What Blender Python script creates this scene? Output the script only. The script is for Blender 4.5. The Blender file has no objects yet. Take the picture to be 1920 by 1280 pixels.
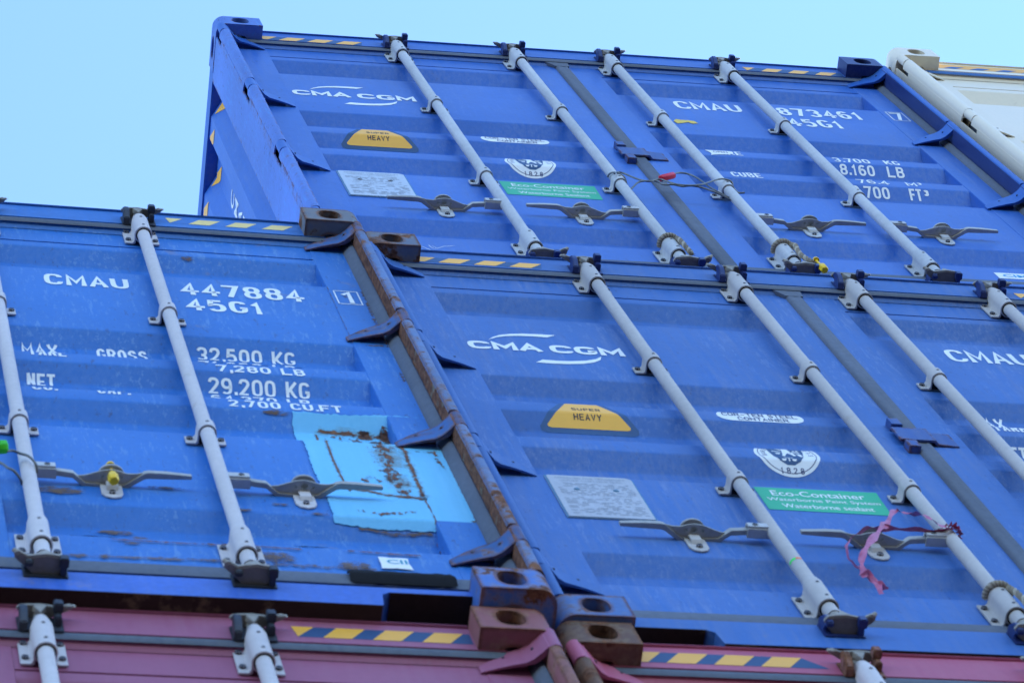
import bpy, bmesh, math, random
from mathutils import Vector, Matrix, Euler
from mathutils.geometry import tessellate_polygon
sc = bpy.context.scene
PI = math.pi
Z0 = 8.70            # height of the fourth tier's underside above the yard

# ---------------------------------------------------------------- camera
cam = bpy.data.cameras.new('camera'); camo = bpy.data.objects.new('camera', cam); sc.collection.objects.link(camo)
R = [[0.9766700503190447, -0.1141575181954583, -0.1818891801324316],
     [-0.055721940851370215, -0.9527077312125855, 0.2987357430832881],
     [-0.20739015916275044, -0.28163103509240867, -0.9368421862593654]]
M3 = Matrix(R).transposed()
camo.matrix_world = Matrix.Translation((-1.7271, -2.6938, -7.046 + Z0)) @ M3.to_4x4()
cam.sensor_width = 36; cam.lens = 36 * 7058.06 / 1920
cam.clip_end = 5000
cam.dof.use_dof = True; cam.dof.focus_distance = 12.4; cam.dof.aperture_fstop = 11
sc.camera = camo
# ---------------------------------------------------------------- light
SUN_EL, SUN_AZ = math.radians(38), math.radians(75)      # azimuth from +Y towards +X : behind the stack
w = bpy.data.worlds.new('World'); sc.world = w; w.use_nodes = True
nt = w.node_tree; nt.nodes.clear()
sky = nt.nodes.new('ShaderNodeTexSky'); sky.sky_type = 'NISHITA'; sky.sun_disc = False
sky.sun_elevation = SUN_EL; sky.sun_rotation = SUN_AZ; sky.air_density = 1.0; sky.dust_density = 0.0; sky.ozone_density = 5.0
bg = nt.nodes.new('ShaderNodeBackground'); bg.inputs[1].default_value = 0.15
wo = nt.nodes.new('ShaderNodeOutputWorld')
nt.links.new(sky.outputs[0], bg.inputs[0]); nt.links.new(bg.outputs[0], wo.inputs[0])
sun = bpy.data.lights.new('sun', 'SUN'); sun.energy = 3.5; sun.angle = math.radians(0.5); sun.color = (1, .95, .88)
suno = bpy.data.objects.new('sun', sun); sc.collection.objects.link(suno)
sd = Vector((math.sin(SUN_AZ) * math.cos(SUN_EL), math.cos(SUN_AZ) * math.cos(SUN_EL), math.sin(SUN_EL)))
suno.rotation_euler = sd.to_track_quat('Z', 'Y').to_euler(); suno.location = sd * 60
sc.view_settings.view_transform = 'Standard'; sc.view_settings.look = 'None'; sc.view_settings.gamma = 1
sc.view_settings.exposure = 1.95
sc.cycles.max_bounces = 8

# ---------------------------------------------------------------- materials
def nmat(name):
    m = bpy.data.materials.new(name); m.use_nodes = True
    n = m.node_tree; n.nodes.clear()
    o = n.nodes.new('ShaderNodeOutputMaterial'); p = n.nodes.new('ShaderNodeBsdfPrincipled')
    n.links.new(p.outputs[0], o.inputs[0]); return m, n, p
def N(n, t, **k):
    x = n.nodes.new(t)
    for a, b in k.items():
        if a.startswith('i_'):
            x.inputs[int(a[2:])].default_value = b
        else: setattr(x, a, b)
    return x
def noise(n, vec, scale, detail=4, rough=.55, stretch=None, loc=(0, 0, 0)):
    mp = N(n, 'ShaderNodeMapping'); mp.inputs['Scale'].default_value = stretch or (1, 1, 1); mp.inputs['Location'].default_value = loc
    n.links.new(vec, mp.inputs['Vector'])
    t = N(n, 'ShaderNodeTexNoise'); t.inputs['Scale'].default_value = scale; t.inputs['Detail'].default_value = detail; t.inputs['Roughness'].default_value = rough
    n.links.new(mp.outputs[0], t.inputs['Vector']); return t.outputs['Fac']
def ramp(n, fac, a, b, ca=0., cb=1.):
    r = N(n, 'ShaderNodeMapRange'); r.clamp = True
    r.inputs[1].default_value = a; r.inputs[2].default_value = b; r.inputs[3].default_value = ca; r.inputs[4].default_value = cb
    n.links.new(fac, r.inputs[0]); return r.outputs[0]
def mixc(n, fac, a, b):
    m = N(n, 'ShaderNodeMix', data_type='RGBA')
    if isinstance(fac, (int, float)): m.inputs[0].default_value = fac
    else: n.links.new(fac, m.inputs[0])
    for s, v in ((6, a), (7, b)):
        if isinstance(v, tuple): m.inputs[s].default_value = (*v, 1)
        else: n.links.new(v, m.inputs[s])
    return m.outputs[2]
def mth(n, op, a, b=0.):
    m = N(n, 'ShaderNodeMath', operation=op)
    for s, v in ((0, a), (1, b)):
        if isinstance(v, (int, float)): m.inputs[s].default_value = v
        else: n.links.new(v, m.inputs[s])
    return m.outputs[0]
def rustcol(n, pos, seed):
    f = noise(n, pos, 55, 6, .7, loc=(seed, 3, 1)); g = ramp(n, f, .35, .65)
    return mixc(n, g, (.055, .022, .016), (.26, .115, .06))
MC = {}
def paint(name, col, dust=.25, rust=0., rough=.42, metal=0., var=.12, dustcol=(.34, .36, .40), seed=0., bump=.06, scratch=0., rscale=7., scol=(.08, .26, .62), spec=.3, edge=0.):
    if name in MC: return MC[name]
    m, n, p = nmat(name)
    pos = N(n, 'ShaderNodeNewGeometry').outputs['Position']
    a = noise(n, pos, 1.7, 5, .6, loc=(seed, 0, 0))
    dark = tuple(c * (1 - var) for c in col); lite = tuple(min(1, c * (1 + var)) for c in col)
    c = mixc(n, ramp(n, a, .3, .7), dark, lite)
    hi = noise(n, pos, 60, 3, .6, loc=(seed, 7, 0))
    hg = N(n, 'ShaderNodeMix', data_type='RGBA', blend_type='MULTIPLY'); hg.inputs[0].default_value = 1
    n.links.new(c, hg.inputs[6])
    g2 = ramp(n, hi, .25, .75, 1 - var * .5, 1 + var * .5); cr = N(n, 'ShaderNodeCombineColor')
    for i in range(3): n.links.new(g2, cr.inputs[i])
    n.links.new(cr.outputs[0], hg.inputs[7]); c = hg.outputs[2]
    rgh = rough
    if dust > 0:
        s = noise(n, pos, 1, 5, .7, stretch=(75, 75, 3.5), loc=(seed, 1, 5)); b = noise(n, pos, 2.3, 3, .6, loc=(seed, 9, 2))
        f = mth(n, 'MULTIPLY', ramp(n, s, .38, .72), ramp(n, b, .3, .75, .15, 1.))
        f = mth(n, 'MULTIPLY', f, dust)
        c = mixc(n, f, c, dustcol)
        rgh = mth(n, 'ADD', mth(n, 'MULTIPLY', f, .5), rough)
    if scratch > 0:
        s = noise(n, pos, 1, 6, .75, stretch=(90, 90, 14), loc=(seed, 4, 4)); b = noise(n, pos, 5, 3, .6, loc=(seed, 5, 2))
        f = mth(n, 'MULTIPLY', ramp(n, s, .55, .58), ramp(n, b, .42, .56)); f = mth(n, 'MULTIPLY', f, scratch)
        c = mixc(n, f, c, scol)
        s2 = noise(n, pos, 1, 6, .75, stretch=(70, 70, 22), loc=(seed, 8, 1)); f2 = mth(n, 'MULTIPLY', mth(n, 'MULTIPLY', ramp(n, s2, .60, .63), ramp(n, b, .56, .44)), min(1., scratch * 1.6)); c = mixc(n, f2, c, (.045, .05, .10))
    bmph = mth(n, 'ADD', noise(n, pos, 9, 4, .6, loc=(seed, 2, 8)), mth(n, 'MULTIPLY', noise(n, pos, 2.6, 2, .5, loc=(seed, 3, 8)), 2.2))
    if rust > 0 or edge > 0:
        r1 = noise(n, pos, rscale, 10, .68, loc=(seed, 11, 3)); r2 = noise(n, pos, 2.1, 2, .5, loc=(seed, 13, 3))
        rr = mth(n, 'ADD', mth(n, 'MULTIPLY', r1, .75), mth(n, 'MULTIPLY', r2, .25))
        th = .72 - rust * .30
        if edge > 0:
            bv = N(n, 'ShaderNodeBevel', samples=4); bv.inputs['Radius'].default_value = .015
            gn_ = N(n, 'ShaderNodeNewGeometry'); dp = N(n, 'ShaderNodeVectorMath', operation='DOT_PRODUCT')
            n.links.new(bv.outputs[0], dp.inputs[0]); n.links.new(gn_.outputs['Normal'], dp.inputs[1])
            e = ramp(n, dp.outputs['Value'], .9995, .95, 0, edge); rr = mth(n, 'ADD', rr, mth(n, 'MULTIPLY', e, .34))
        f = ramp(n, rr, th, th + .035)
        c = mixc(n, f, c, rustcol(n, pos, seed))
        halo = ramp(n, rr, th - .05, th, 0, .35)
        c = mixc(n, mth(n, 'MULTIPLY', halo, mth(n, 'SUBTRACT', 1., f)), c, (.30, .22, .13))
        rgh = mth(n, 'ADD', mth(n, 'MULTIPLY', f, .35), rgh)
        bmph = mth(n, 'ADD', mth(n, 'MULTIPLY', bmph, .3), mth(n, 'MULTIPLY', mth(n, 'MULTIPLY', f, hi), 1.3))
    n.links.new(c, p.inputs['Base Color'])
    if isinstance(rgh, float): p.inputs['Roughness'].default_value = rgh
    else: n.links.new(rgh, p.inputs['Roughness'])
    p.inputs['Metallic'].default_value = metal; p.inputs['Specular IOR Level'].default_value = spec
    bm = N(n, 'ShaderNodeBump'); bm.inputs['Strength'].default_value = bump * 5; bm.inputs['Distance'].default_value = .004
    n.links.new(bmph, bm.inputs['Height']); n.links.new(bm.outputs[0], p.inputs['Normal'])
    MC[name] = m; return m
def speckle(name, col=None, thr=.5, scale=30, seed=0, stretch=(1, 1, 1), soft=.04, amt=1.):
    """broken, patchy coat: flakes where noise plus the sheet's own fade-out exceed a threshold"""
    if name in MC: return MC[name]
    m, n, p = nmat(name)
    pos = N(n, 'ShaderNodeNewGeometry').outputs['Position']
    c = rustcol(n, pos, seed) if col is None else mixc(n, ramp(n, noise(n, pos, 20), .3, .7), tuple(x * .75 for x in col), col)
    n.links.new(c, p.inputs['Base Color']); p.inputs['Roughness'].default_value = .85
    at = N(n, 'ShaderNodeAttribute'); at.attribute_name = 'fade'
    f = mth(n, 'ADD', noise(n, pos, scale, 8, .72, stretch=stretch, loc=(seed, 0, 0)), mth(n, 'MULTIPLY', mth(n, 'SUBTRACT', at.outputs['Fac'], 1.), .42))
    a = mth(n, 'MULTIPLY', ramp(n, f, thr, thr + soft), amt)
    n.links.new(a, p.inputs['Alpha']); MC[name] = m; return m
def flat(name, col, rough=.5, metal=0., var=.06):
    return paint(name, col, dust=0, rust=0, rough=rough, metal=metal, var=var, bump=.02)

WHITE = flat('white_lettering_paint', (.80, .82, .84), .5)
NAVYINK = flat('navy_ink', (.03, .045, .14)); BLACKINK = flat('black_ink', (.02, .02, .035))
YEL = paint('amber_sticker_vinyl', (.93, .47, .055), dust=.04, rough=.4, var=.04, dustcol=(.7, .45, .25)); GREEN = flat('green_sticker_vinyl', (.02, .42, .20), .4)
GREY = flat('dark_grey_sticker_vinyl', (.032, .090, .22), .5, var=.2)
ROD = paint('galvanised_rod_steel', (.46, .47, .49), dust=.6, rough=.5, metal=.1, var=.16, dustcol=(.66, .67, .70), bump=.04)
ROD2 = paint('dusty_galvanised_rod_steel', (.47, .44, .43), dust=.6, rust=.10, rough=.55, metal=.1, var=.12, dustcol=(.5, .48, .47), bump=.05, seed=4)
ROD3 = paint('chalky_grey_rod_paint', (.54, .51, .53), dust=.6, rust=.20, rough=.6, metal=0, var=.12, dustcol=(.62, .6, .64), bump=.06, seed=9)
FORGE = paint('forged_steel', (.40, .39, .37), dust=.4, rust=.14, rough=.5, metal=.2, var=.25, bump=.12, seed=2)
BOLT = flat('dark_bolt_steel', (.05, .055, .07), .5, .5)
RUB = paint('weathered_door_seal_rubber', (.095, .115, .16), dust=.5, rough=.65, var=.25, dustcol=(.18, .19, .21), seed=6)
BLK = paint('black_rubber', (.012, .012, .014), dust=0, rough=.8, spec=.08, bump=.1)
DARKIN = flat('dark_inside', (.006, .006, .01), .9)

GRIME_SHADE = paint('grime_and_shade', (.038, .022, .020), dust=.2, rust=.36, rough=.8, var=.3, dustcol=(.05, .035, .03), spec=.1)  # dirt and rust, with the shade of undersides and hollows painted in

# ---------------------------------------------------------------- mesh helpers
class MB:
    def __init__(s): s.v = []; s.f = []; s.m = []; s.mats = []; s.cur = 0
    def mat(s, m):
        if m not in s.mats: s.mats.append(m)
        s.cur = s.mats.index(m); return s
    def add(s, vs, fs):
        b = len(s.v); s.v += [tuple(v) for v in vs]; s.f += [tuple(b + i for i in f) for f in fs]; s.m += [s.cur] * len(fs); return s
    def box(s, x0, x1, y0, y1, z0, z1):
        return s.add([(x0, y0, z0), (x1, y0, z0), (x1, y1, z0), (x0, y1, z0), (x0, y0, z1), (x1, y0, z1), (x1, y1, z1), (x0, y1, z1)],
                     [(0, 3, 2, 1), (4, 5, 6, 7), (0, 1, 5, 4), (1, 2, 6, 5), (2, 3, 7, 6), (3, 0, 4, 7)])
    def prism(s, poly, a, b, axis='z'):
        """poly in the two other axes; extruded a..b along axis"""
        def P(p, h): return {'z': (p[0], p[1], h), 'x': (h, p[0], p[1]), 'y': (p[0], h, p[1])}[axis]
        n = len(poly); vs = [P(p, a) for p in poly] + [P(p, b) for p in poly]
        fs = [(i, (i + 1) % n, n + (i + 1) % n, n + i) for i in range(n)]
        tri = tessellate_polygon([[Vector((p[0], p[1], 0)) for p in poly]])
        fs += [tuple(t) for t in tri] + [tuple(n + i for i in reversed(t)) for t in tri]
        return s.add(vs, fs)
    def tube(s, pts, r, n=12, caps=True):
        pts = [Vector(p) for p in pts]; rs = r if isinstance(r, (list, tuple)) else [r] * len(pts)
        vs = []; up = None
        for i, p in enumerate(pts):
            d = (pts[min(i + 1, len(pts) - 1)] - pts[max(i - 1, 0)])
            if d.length < 1e-9: d = Vector((0, 0, 1))
            d.normalize()
            if up is None: up = d.orthogonal().normalized()
            else:
                up = up - d * up.dot(d)
                up = up.normalized() if up.length > 1e-6 else d.orthogonal().normalized()
            q = d.cross(up)
            for k in range(n):
                a = 2 * PI * k / n; vs.append(p + (up * math.cos(a) + q * math.sin(a)) * rs[i])
        fs = [(i * n + k, i * n + (k + 1) % n, (i + 1) * n + (k + 1) % n, (i + 1) * n + k) for i in range(len(pts) - 1) for k in range(n)]
        if caps: fs += [tuple(reversed(range(n))), tuple((len(pts) - 1) * n + k for k in range(n))]
        return s.add(vs, fs)
    def bolt(s, x, y, z, r=.0085, h=.007):
        return s.tube([(x, y + .003, z), (x, y - h, z)], r, 6)
    def xf(s, M, start=0):
        for i in range(start, len(s.v)): s.v[i] = tuple(M @ Vector(s.v[i]))
        return s
    def mesh(s, name, bevel=0, angle=30):
        me = bpy.data.meshes.new(name); bm = bmesh.new()
        vs = [bm.verts.new(v) for v in s.v]
        for f, mi in zip(s.f, s.m):
            try: fc = bm.faces.new([vs[i] for i in f]); fc.material_index = mi
            except ValueError: pass
        bmesh.ops.recalc_face_normals(bm, faces=bm.faces)
        if bevel:
            es = [e for e in bm.edges if len(e.link_faces) == 2 and e.calc_face_angle(0) > math.radians(40)]
            bmesh.ops.bevel(bm, geom=es, offset=bevel, segments=2, affect='EDGES', clamp_overlap=True)
        bm.to_mesh(me); bm.free()
        for m in s.mats: me.materials.append(m)
        me.polygons.foreach_set('use_smooth', [True] * len(me.polygons))
        me.set_sharp_from_angle(angle=math.radians(angle)); return me
    def build(s, name, parent, bevel=0, loc=None, angle=30, label=None):
        return put(name, s.mesh(name, bevel, angle), parent, loc, label)
def put(name, me, parent=None, loc=None, label=None):
    o = bpy.data.objects.new(name, me); sc.collection.objects.link(o)
    if parent is not None: o.parent = parent
    if loc: o.location = loc
    if label: o['label'] = label
    return o
def tag(o, label, cat, group=None):
    o['label'] = label; o['category'] = cat
    if group: o['group'] = group
    return o

# ---------------------------------------------------------------- the corrugated door sheet
FLT = [(2.9, 2.582), (2.372, 1.857), (1.645, 1.578), (1.37, 1.298), (1.09, .58), (.378, -.1)]
YD, DP, SL = .072, .0365, .060
def prof0(z):
    for i in range(5):
        t, b = FLT[i][1], FLT[i + 1][0]
        if b < z < t: return YD + DP * min(1, (t - z) / SL, (z - b) / SL)
    return YD
def prof(z):
    return sum(prof0(z + d) for d in (-.006, -.004, -.002, 0, .002, .004, .006)) / 7
ZB = []
for i in range(5):
    t, b = FLT[i][1], FLT[i + 1][0]
    for z in (t, t - SL, b + SL, b): ZB += [z - .006, z - .003, z, z + .003, z + .006]
ZB = sorted(ZB)
def drape(me, off=.0009, f=prof, fade=False):
    """me: flat mesh in (x, z) (stored x, y=0, z). cut at the bends and lay on the sheet"""
    bm = bmesh.new(); bm.from_mesh(me)
    zs = [v.co.z for v in bm.verts]; lo, hi = min(zs), max(zs)
    for z in ZB:
        if lo < z < hi:
            bmesh.ops.bisect_plane(bm, geom=bm.verts[:] + bm.edges[:] + bm.faces[:], plane_co=(0, 0, z), plane_no=(0, 0, 1))
    if fade:
        ly = bm.verts.layers.float.new('fade')
        for v in bm.verts: v[ly] = v.co.y; v.co.y = f(v.co.z) - off
    else:
        for v in bm.verts: v.co.y += f(v.co.z) - off
    for fc in bm.faces:
        fc.normal_update()
        if fc.normal.y > 0: fc.normal_flip()
    bm.to_mesh(me); bm.free(); return me
FC = {}
def text_flat(txt, x0, x1, z0, z1, bold=.012, space=1.0):
    key = (txt, bold, space)
    if key not in FC:
        cu = bpy.data.curves.new('t', 'FONT'); cu.body = txt; cu.size = 1; cu.offset = bold; cu.space_character = space; cu.resolution_u = 4
        o = bpy.data.objects.new('t', cu); sc.collection.objects.link(o)
        dg = bpy.context.evaluated_depsgraph_get(); dg.update()
        me = bpy.data.meshes.new_from_object(o.evaluated_get(dg))
        FC[key] = ([tuple(v.co) for v in me.vertices], [tuple(p.vertices) for p in me.polygons])
        bpy.data.objects.remove(o); bpy.data.curves.remove(cu); bpy.data.meshes.remove(me)
    vs, fs = FC[key]
    a = min(v[0] for v in vs); b = max(v[0] for v in vs); c = min(v[1] for v in vs); d = max(v[1] for v in vs)
    return [(x0 + (v[0] - a) / (b - a) * (x1 - x0), 0, z0 + (v[1] - c) / (d - c) * (z1 - z0)) for v in vs], fs
def flatmesh(name, pieces, mats, off=.0009, f=prof, fade=False):
    """pieces: (verts, faces, material index)"""
    mb = MB(); mb.mats = list(mats)
    for vs, fs, mi in pieces: mb.cur = mi; mb.add(vs, fs)
    me = bpy.data.meshes.new(name); me.from_pydata(mb.v, [], mb.f)
    for m in mats: me.materials.append(m)
    me.polygons.foreach_set('material_index', mb.m)
    return drape(me, off, f, fade)
def polyf(pts):
    tri = tessellate_polygon([[Vector((p[0], p[1], 0)) for p in pts]])
    return [(p[0], 0, p[1]) for p in pts], [tuple(t) for t in tri]
def gridpoly(pts, n=1): return polyf(pts)
def circ(cx, cz, r, n=40, rz=None): return [(cx + r * math.cos(2 * PI * k / n), cz + (rz or r) * math.sin(2 * PI * k / n)) for k in range(n)]
def decal(name, parent, pieces, mats, off=.0009, label=None): return put(name, flatmesh(name, pieces, mats, off), parent, None, label)
def ragged(pts, amp, step, seed=1):
    rnd = random.Random(seed); out = []
    for i, p in enumerate(pts):
        q = pts[(i + 1) % len(pts)]; L = math.hypot(q[0] - p[0], q[1] - p[1]); k = max(1, int(L / step))
        nx, nz = -(q[1] - p[1]) / max(L, 1e-6), (q[0] - p[0]) / max(L, 1e-6)
        for j in range(k):
            t = j / k; a = rnd.uniform(-amp, amp) if j else 0
            out.append((p[0] + (q[0] - p[0]) * t + nx * a, p[1] + (q[1] - p[1]) * t + nz * a))
    return out
def strip(pts, w, seed=3):
    rnd = random.Random(seed); pts = [Vector(p) for p in pts]; L = []; Rr = []
    for i, p in enumerate(pts):
        d = (pts[min(i + 1, len(pts) - 1)] - pts[max(i - 1, 0)]).normalized(); nn = Vector((-d.y, d.x))
        a = w * rnd.uniform(.7, 1.3) / 2; L.append(p + nn * a); Rr.append(p - nn * a)
    vs = [(q.x, 0, q.y) for q in L + Rr]; n = len(pts)
    return vs, [(i, i + 1, n + i + 1, n + i) for i in range(n - 1)]

def fstrip(pts, w, seed=3, step=.012):
    rnd = random.Random(seed); P = [Vector(p) for p in pts]; q = []
    for a, b in zip(P, P[1:]):
        k = max(1, int((b - a).length / step)); q += [a + (b - a) * (j / k) for j in range(k)]
    q.append(P[-1]); vs = []; n = len(q)
    for i, p in enumerate(q):
        d = (q[min(i + 1, n - 1)] - q[max(i - 1, 0)]).normalized(); nn = Vector((-d.y, d.x)); a = w * rnd.uniform(.75, 1.25) / 2; e = 0 if i in (0, n - 1) else rnd.uniform(.75, 1)
        for t, f_ in ((1, 0), (0, e), (-1, 0)): vs.append((p.x + nn.x * a * t, f_, p.y + nn.y * a * t))
    return vs, [(i * 3 + j, i * 3 + j + 1, i * 3 + 4 + j, i * 3 + 3 + j) for i in range(n - 1) for j in (0, 1)], 0
def fblob(cx, cz, rx, rz, seed=1, n=22):
    rnd = random.Random(seed); vs = [(cx, 1, cz)]
    for r_, f_ in ((.5, .8), (1, 0)):
        for k in range(n):
            a = 2 * PI * k / n; q = r_ * rnd.uniform(.85, 1.1); vs.append((cx + rx * q * math.cos(a), f_, cz + rz * q * math.sin(a)))
    fs = [(0, 1 + k, 1 + (k + 1) % n) for k in range(n)] + [(1 + k, 1 + n + k, 1 + n + (k + 1) % n, 1 + (k + 1) % n) for k in range(n)]
    return vs, fs, 0
XG0, XG1 = 1.196, 1.245            # centre seal
def door_mesh(right):
    """one door leaf as a relief: frame 2 mm proud, five pressed recesses, a groove under the top frame"""
    if right: xs = [1.245, 1.3435, 1.345, 1.347, 2.282, 2.284, 2.2855, 2.375]
    else: xs = [.063, .1705, .172, .174, 1.108, 1.11, 1.1115, 1.196]
    fx = [0, 0, 1, 1, 1, 1, 0, 0]; rx = [0, 0, 0, 1, 1, 0, 0, 0]
    zs = sorted(set([.13, .20, 2.6185, 2.620, 2.6265, 2.628, 2.81] + [z for z in ZB if .13 < z < 2.81]))
    g = []
    for z in zs:
        gr = .009 if 2.6195 < z < 2.627 else 0
        row = []
        for i, x in enumerate(xs):
            base = YD if fx[i] else YD - .002
            y = base + (prof(z) - YD) * rx[i] + gr * (1 if rx[i] else 0)
            row.append((x, y, z))
        g.append(row)
    nx = len(xs); vs = [p for r_ in g for p in r_]
    # split x so that long faces carry fine shading
    fs = [(j * nx + i, j * nx + i + 1, (j + 1) * nx + i + 1, (j + 1) * nx + i) for j in range(len(zs) - 1) for i in range(nx - 1)]
    mb = MB(); mb.add(vs, fs)
    mb.box(xs[0], xs[-1], .1105, .125, .13, 2.81)
    mb.prism([(.0705, 2.7375), (.0562, 2.7575), (.0562, 2.7600), (.0705, 2.80)], xs[0] + .001, xs[-1] - .001, 'x')
    # edges of the leaf
    for x, s in ((xs[0], 1), (xs[-1], -1)):
        mb.add([(x, YD - .002, .13), (x, .1105, .13), (x, .1105, 2.81), (x, YD - .002, 2.81)], [(0, 1, 2, 3)])
    mb.add([(xs[0], YD - .002, .13), (xs[-1], YD - .002, .13), (xs[-1], .1105, .13), (xs[0], .1105, .13)], [(0, 1, 2, 3)])
    return mb

BRG = None
ZH = [2.703, 1.882, 1.067, .30]
def mir(poly, s): return [(2.438 - x, y) for x, y in poly] if s else poly

def boolean(mb, cutters, name, bevel):
    me = mb.mesh(name, bevel); o = bpy.data.objects.new(name, me); sc.collection.objects.link(o); tmp = [o]
    for c in cutters:
        c2 = bpy.data.objects.new('c', c.mesh('c')); sc.collection.objects.link(c2); tmp.append(c2)
        md = o.modifiers.new('b', 'BOOLEAN'); md.object = c2; md.operation = 'DIFFERENCE'; md.solver = 'EXACT'
    dg = bpy.context.evaluated_depsgraph_get(); dg.update()
    r = bpy.data.meshes.new_from_object(o.evaluated_get(dg))
    for t in tmp: bpy.data.objects.remove(t)
    r.polygons.foreach_set('use_smooth', [True] * len(r.polygons)); r.set_sharp_from_angle(angle=math.radians(30))
    return r
def oval(w, h, n=24, p=2.6):
    out = []
    for k in range(n):
        a = 2 * PI * k / n; c, s = math.cos(a), math.sin(a)
        out.append((math.copysign(abs(c) ** (2 / p), c) * w / 2, math.copysign(abs(s) ** (2 / p), s) * h / 2))
    return out
CAST = {}
def casting_mesh(side, mat):
    k = (side, mat.name)
    if k in CAST: return CAST[k]
    r = .038; pts = [(.162, 0), (.162, .178), (0, .178)] + [(r - r * math.cos(a * PI / 2 / 8), r - r * math.sin(a * PI / 2 / 8)) for a in range(9)]
    mb = MB().mat(mat).prism(mir(pts, side), 0, .118)
    X = lambda x: 2.438 - x if side else x
    cs = []
    c = MB().mat(mat); c.prism([(X(.089) + a, .0595 + b) for a, b in oval(.060, .079)], -.02, .12, 'y'); cs.append(c)
    c = MB().mat(mat); sx = (X(-.02), X(.03)); c.prism([(.1015 + a, .0595 + b) for a, b in oval(.079, .060)], min(sx), max(sx), 'x'); cs.append(c)
    c = MB().mat(mat); c.prism([(X(.089) + a, .1015 + b) for a, b in oval(.063, .124)], -.02, .14, 'z'); cs.append(c)
    me = boolean(mb, cs, 'corner_casting', .0022); CAST[k] = me; return me

def container(loc, yaw, roll, tilt, sp):
    """a 40 ft high-cube box, doors towards -Y; local x 0..2.438, y 0..12.19 inward, z 0..2.896"""
    name = 'shipping_container'
    root = bpy.data.objects.new(name, None); sc.collection.objects.link(root); root.empty_display_size = .3
    root.matrix_world = Matrix.Translation((loc[0], loc[1], loc[2] + Z0)) @ Matrix(((1, -yaw, -roll, 0), (yaw, 1, tilt, 0), (roll, -tilt, 1, 0), (0, 0, 0, 1))).to_quaternion().to_matrix().to_4x4()
    tag(root, sp['label'], 'container', sp['group'])
    P = sp['paint']; PF = sp.get('frame', P); detail = sp.get('detail', True); H = 2.896; L = 12.192
    dm = []
    for right in (0, 1):
        mb = door_mesh(right); mb.mats = [P]; d = mb.build('door', root, angle=28); dm.append(d)
        # hinge blades (sub-parts), each with its knuckle
        for zh in ZH:
            path = [(.021, .004, .010), (.036, .007, .012), (.048, .020, .013), (.062, .034, .010), (.078, .043, .007), (.100, .048, .006), (.130, .056, .005), (.166, .0675, .0035)]
            front = [(x, y) for x, y, t in path]; back = [(x - (.004 if i < 4 else 0), y + t) for i, (x, y, t) in enumerate(path)]
            mb = MB().mat(sp.get('hingemat', PF))
            n = len(path)
            vs = []
            for (x, y), (bx_, by_) in zip(front, back):
                taper = .0 if x < .04 else (.006 if x < .09 else (.014 if x < .12 else (.028 if x < .15 else .050)))
                vs += [(x, y, zh), (x, y, zh + .082 - taper), (bx_, by_, zh + .082 - taper), (bx_, by_, zh)]
            fs = []
            for i in range(n - 1):
                for j in range(4): fs.append((i * 4 + j, i * 4 + (j + 1) % 4, i * 4 + 4 + (j + 1) % 4, i * 4 + 4 + j))
            fs += [(0, 1, 2, 3), (n * 4 - 1, n * 4 - 2, n * 4 - 3, n * 4 - 4)]
            mb.add(vs, fs)
            mb.tube([(.0205, .0175, zh), (.0205, .0175, zh + .09)], .0168, 18)
            mb.prism([(.072, .046), (.100, .052), (.130, .059), (.140, .0695), (.066, .0695)], zh + .038, zh + .046)
            mb.mat(BOLT).bolt(.058, .030, zh + .045, .004, .002).bolt(.115, .052, zh + .045, .004, .001)
            if right: mb.v = [(2.438 - x, y, z) for x, y, z in mb.v]
            mb.build('hinge', d, .0012)
    dl, dr = dm
    # rubber seals
    for s in (0, 1):
        MB().mat(RUB).prism(mir([(.0365, .0505), (.039, .0455), (.046, .048), (.056, .059), (.064, .071), (.064, .095), (.0365, .095)] if not sp.get('deep') else [(.0365, .060), (.040, .0555), (.047, .0555), (.056, .0620), (.064, .071), (.064, .095), (.0365, .095)], s), .13, 2.79).build('side_seal', root, angle=50)
    g = MB().mat(sp.get('topseal', RUB))
    g.prism([(.0522, 2.7995), (.0522, 2.7725), (.0500, 2.7725), (.0494, 2.766), (.0510, 2.757), (.0548, 2.7495), (.0685, 2.802), (.0685, 2.8065)], .06, 2.378, 'x')
    g.build('top_seal', root, angle=50)
    g = MB().mat(RUB); g.prism([(.064, .15), (.062, .165), (.063, .205), (.067, .214), (.09, .214), (.09, .15)], .055, 2.383, 'x')
    g.build('bottom_seal', root, angle=50)
    g = MB().mat(RUB)
    g.prism([(1.196, .070), (1.199, .0625), (1.206, .060), (1.219, .0615), (1.226, .0615), (1.237, .060), (1.243, .064), (1.2455, .070)], .135, 2.735)
    g.prism([(1.150, .0600), (1.153, .0545), (1.245, .0545), (1.248, .0600)], 2.772, 2.80)
    g.add([(1.196, .060, 2.71), (1.245, .060, 2.71), (1.248, .0545, 2.775), (1.150, .0545, 2.775), (1.196, .069, 2.71), (1.245, .069, 2.71), (1.248, .069, 2.775), (1.150, .069, 2.775)],
          [(0, 1, 2, 3), (0, 3, 7, 4), (1, 5, 6, 2), (4, 7, 6, 5)])
    g.build('centre_seal', dr, angle=50)
    # top rail with its lip
    h = MB().mat(PF)
    h.prism([(.048, 2.7735), (.0520, 2.7735), (.0520, 2.800), (.071, 2.812), (.14, 2.812), (.14, 2.890), (.048, 2.890)], .10, 2.338, 'x'); h.box(.02, .10, .052, .14, 2.79, 2.890); h.box(2.338, 2.418, .052, .14, 2.79, 2.890)
    h.prism([(.042, 2.888), (.042, 2.894), (.16, 2.894), (.16, 2.888)], .163, 2.275, 'x')
    rail = h.build('top_rail', root, .002)
    # bottom rail with the two handling notches
    st = sp.get('sill', .128)
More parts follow.
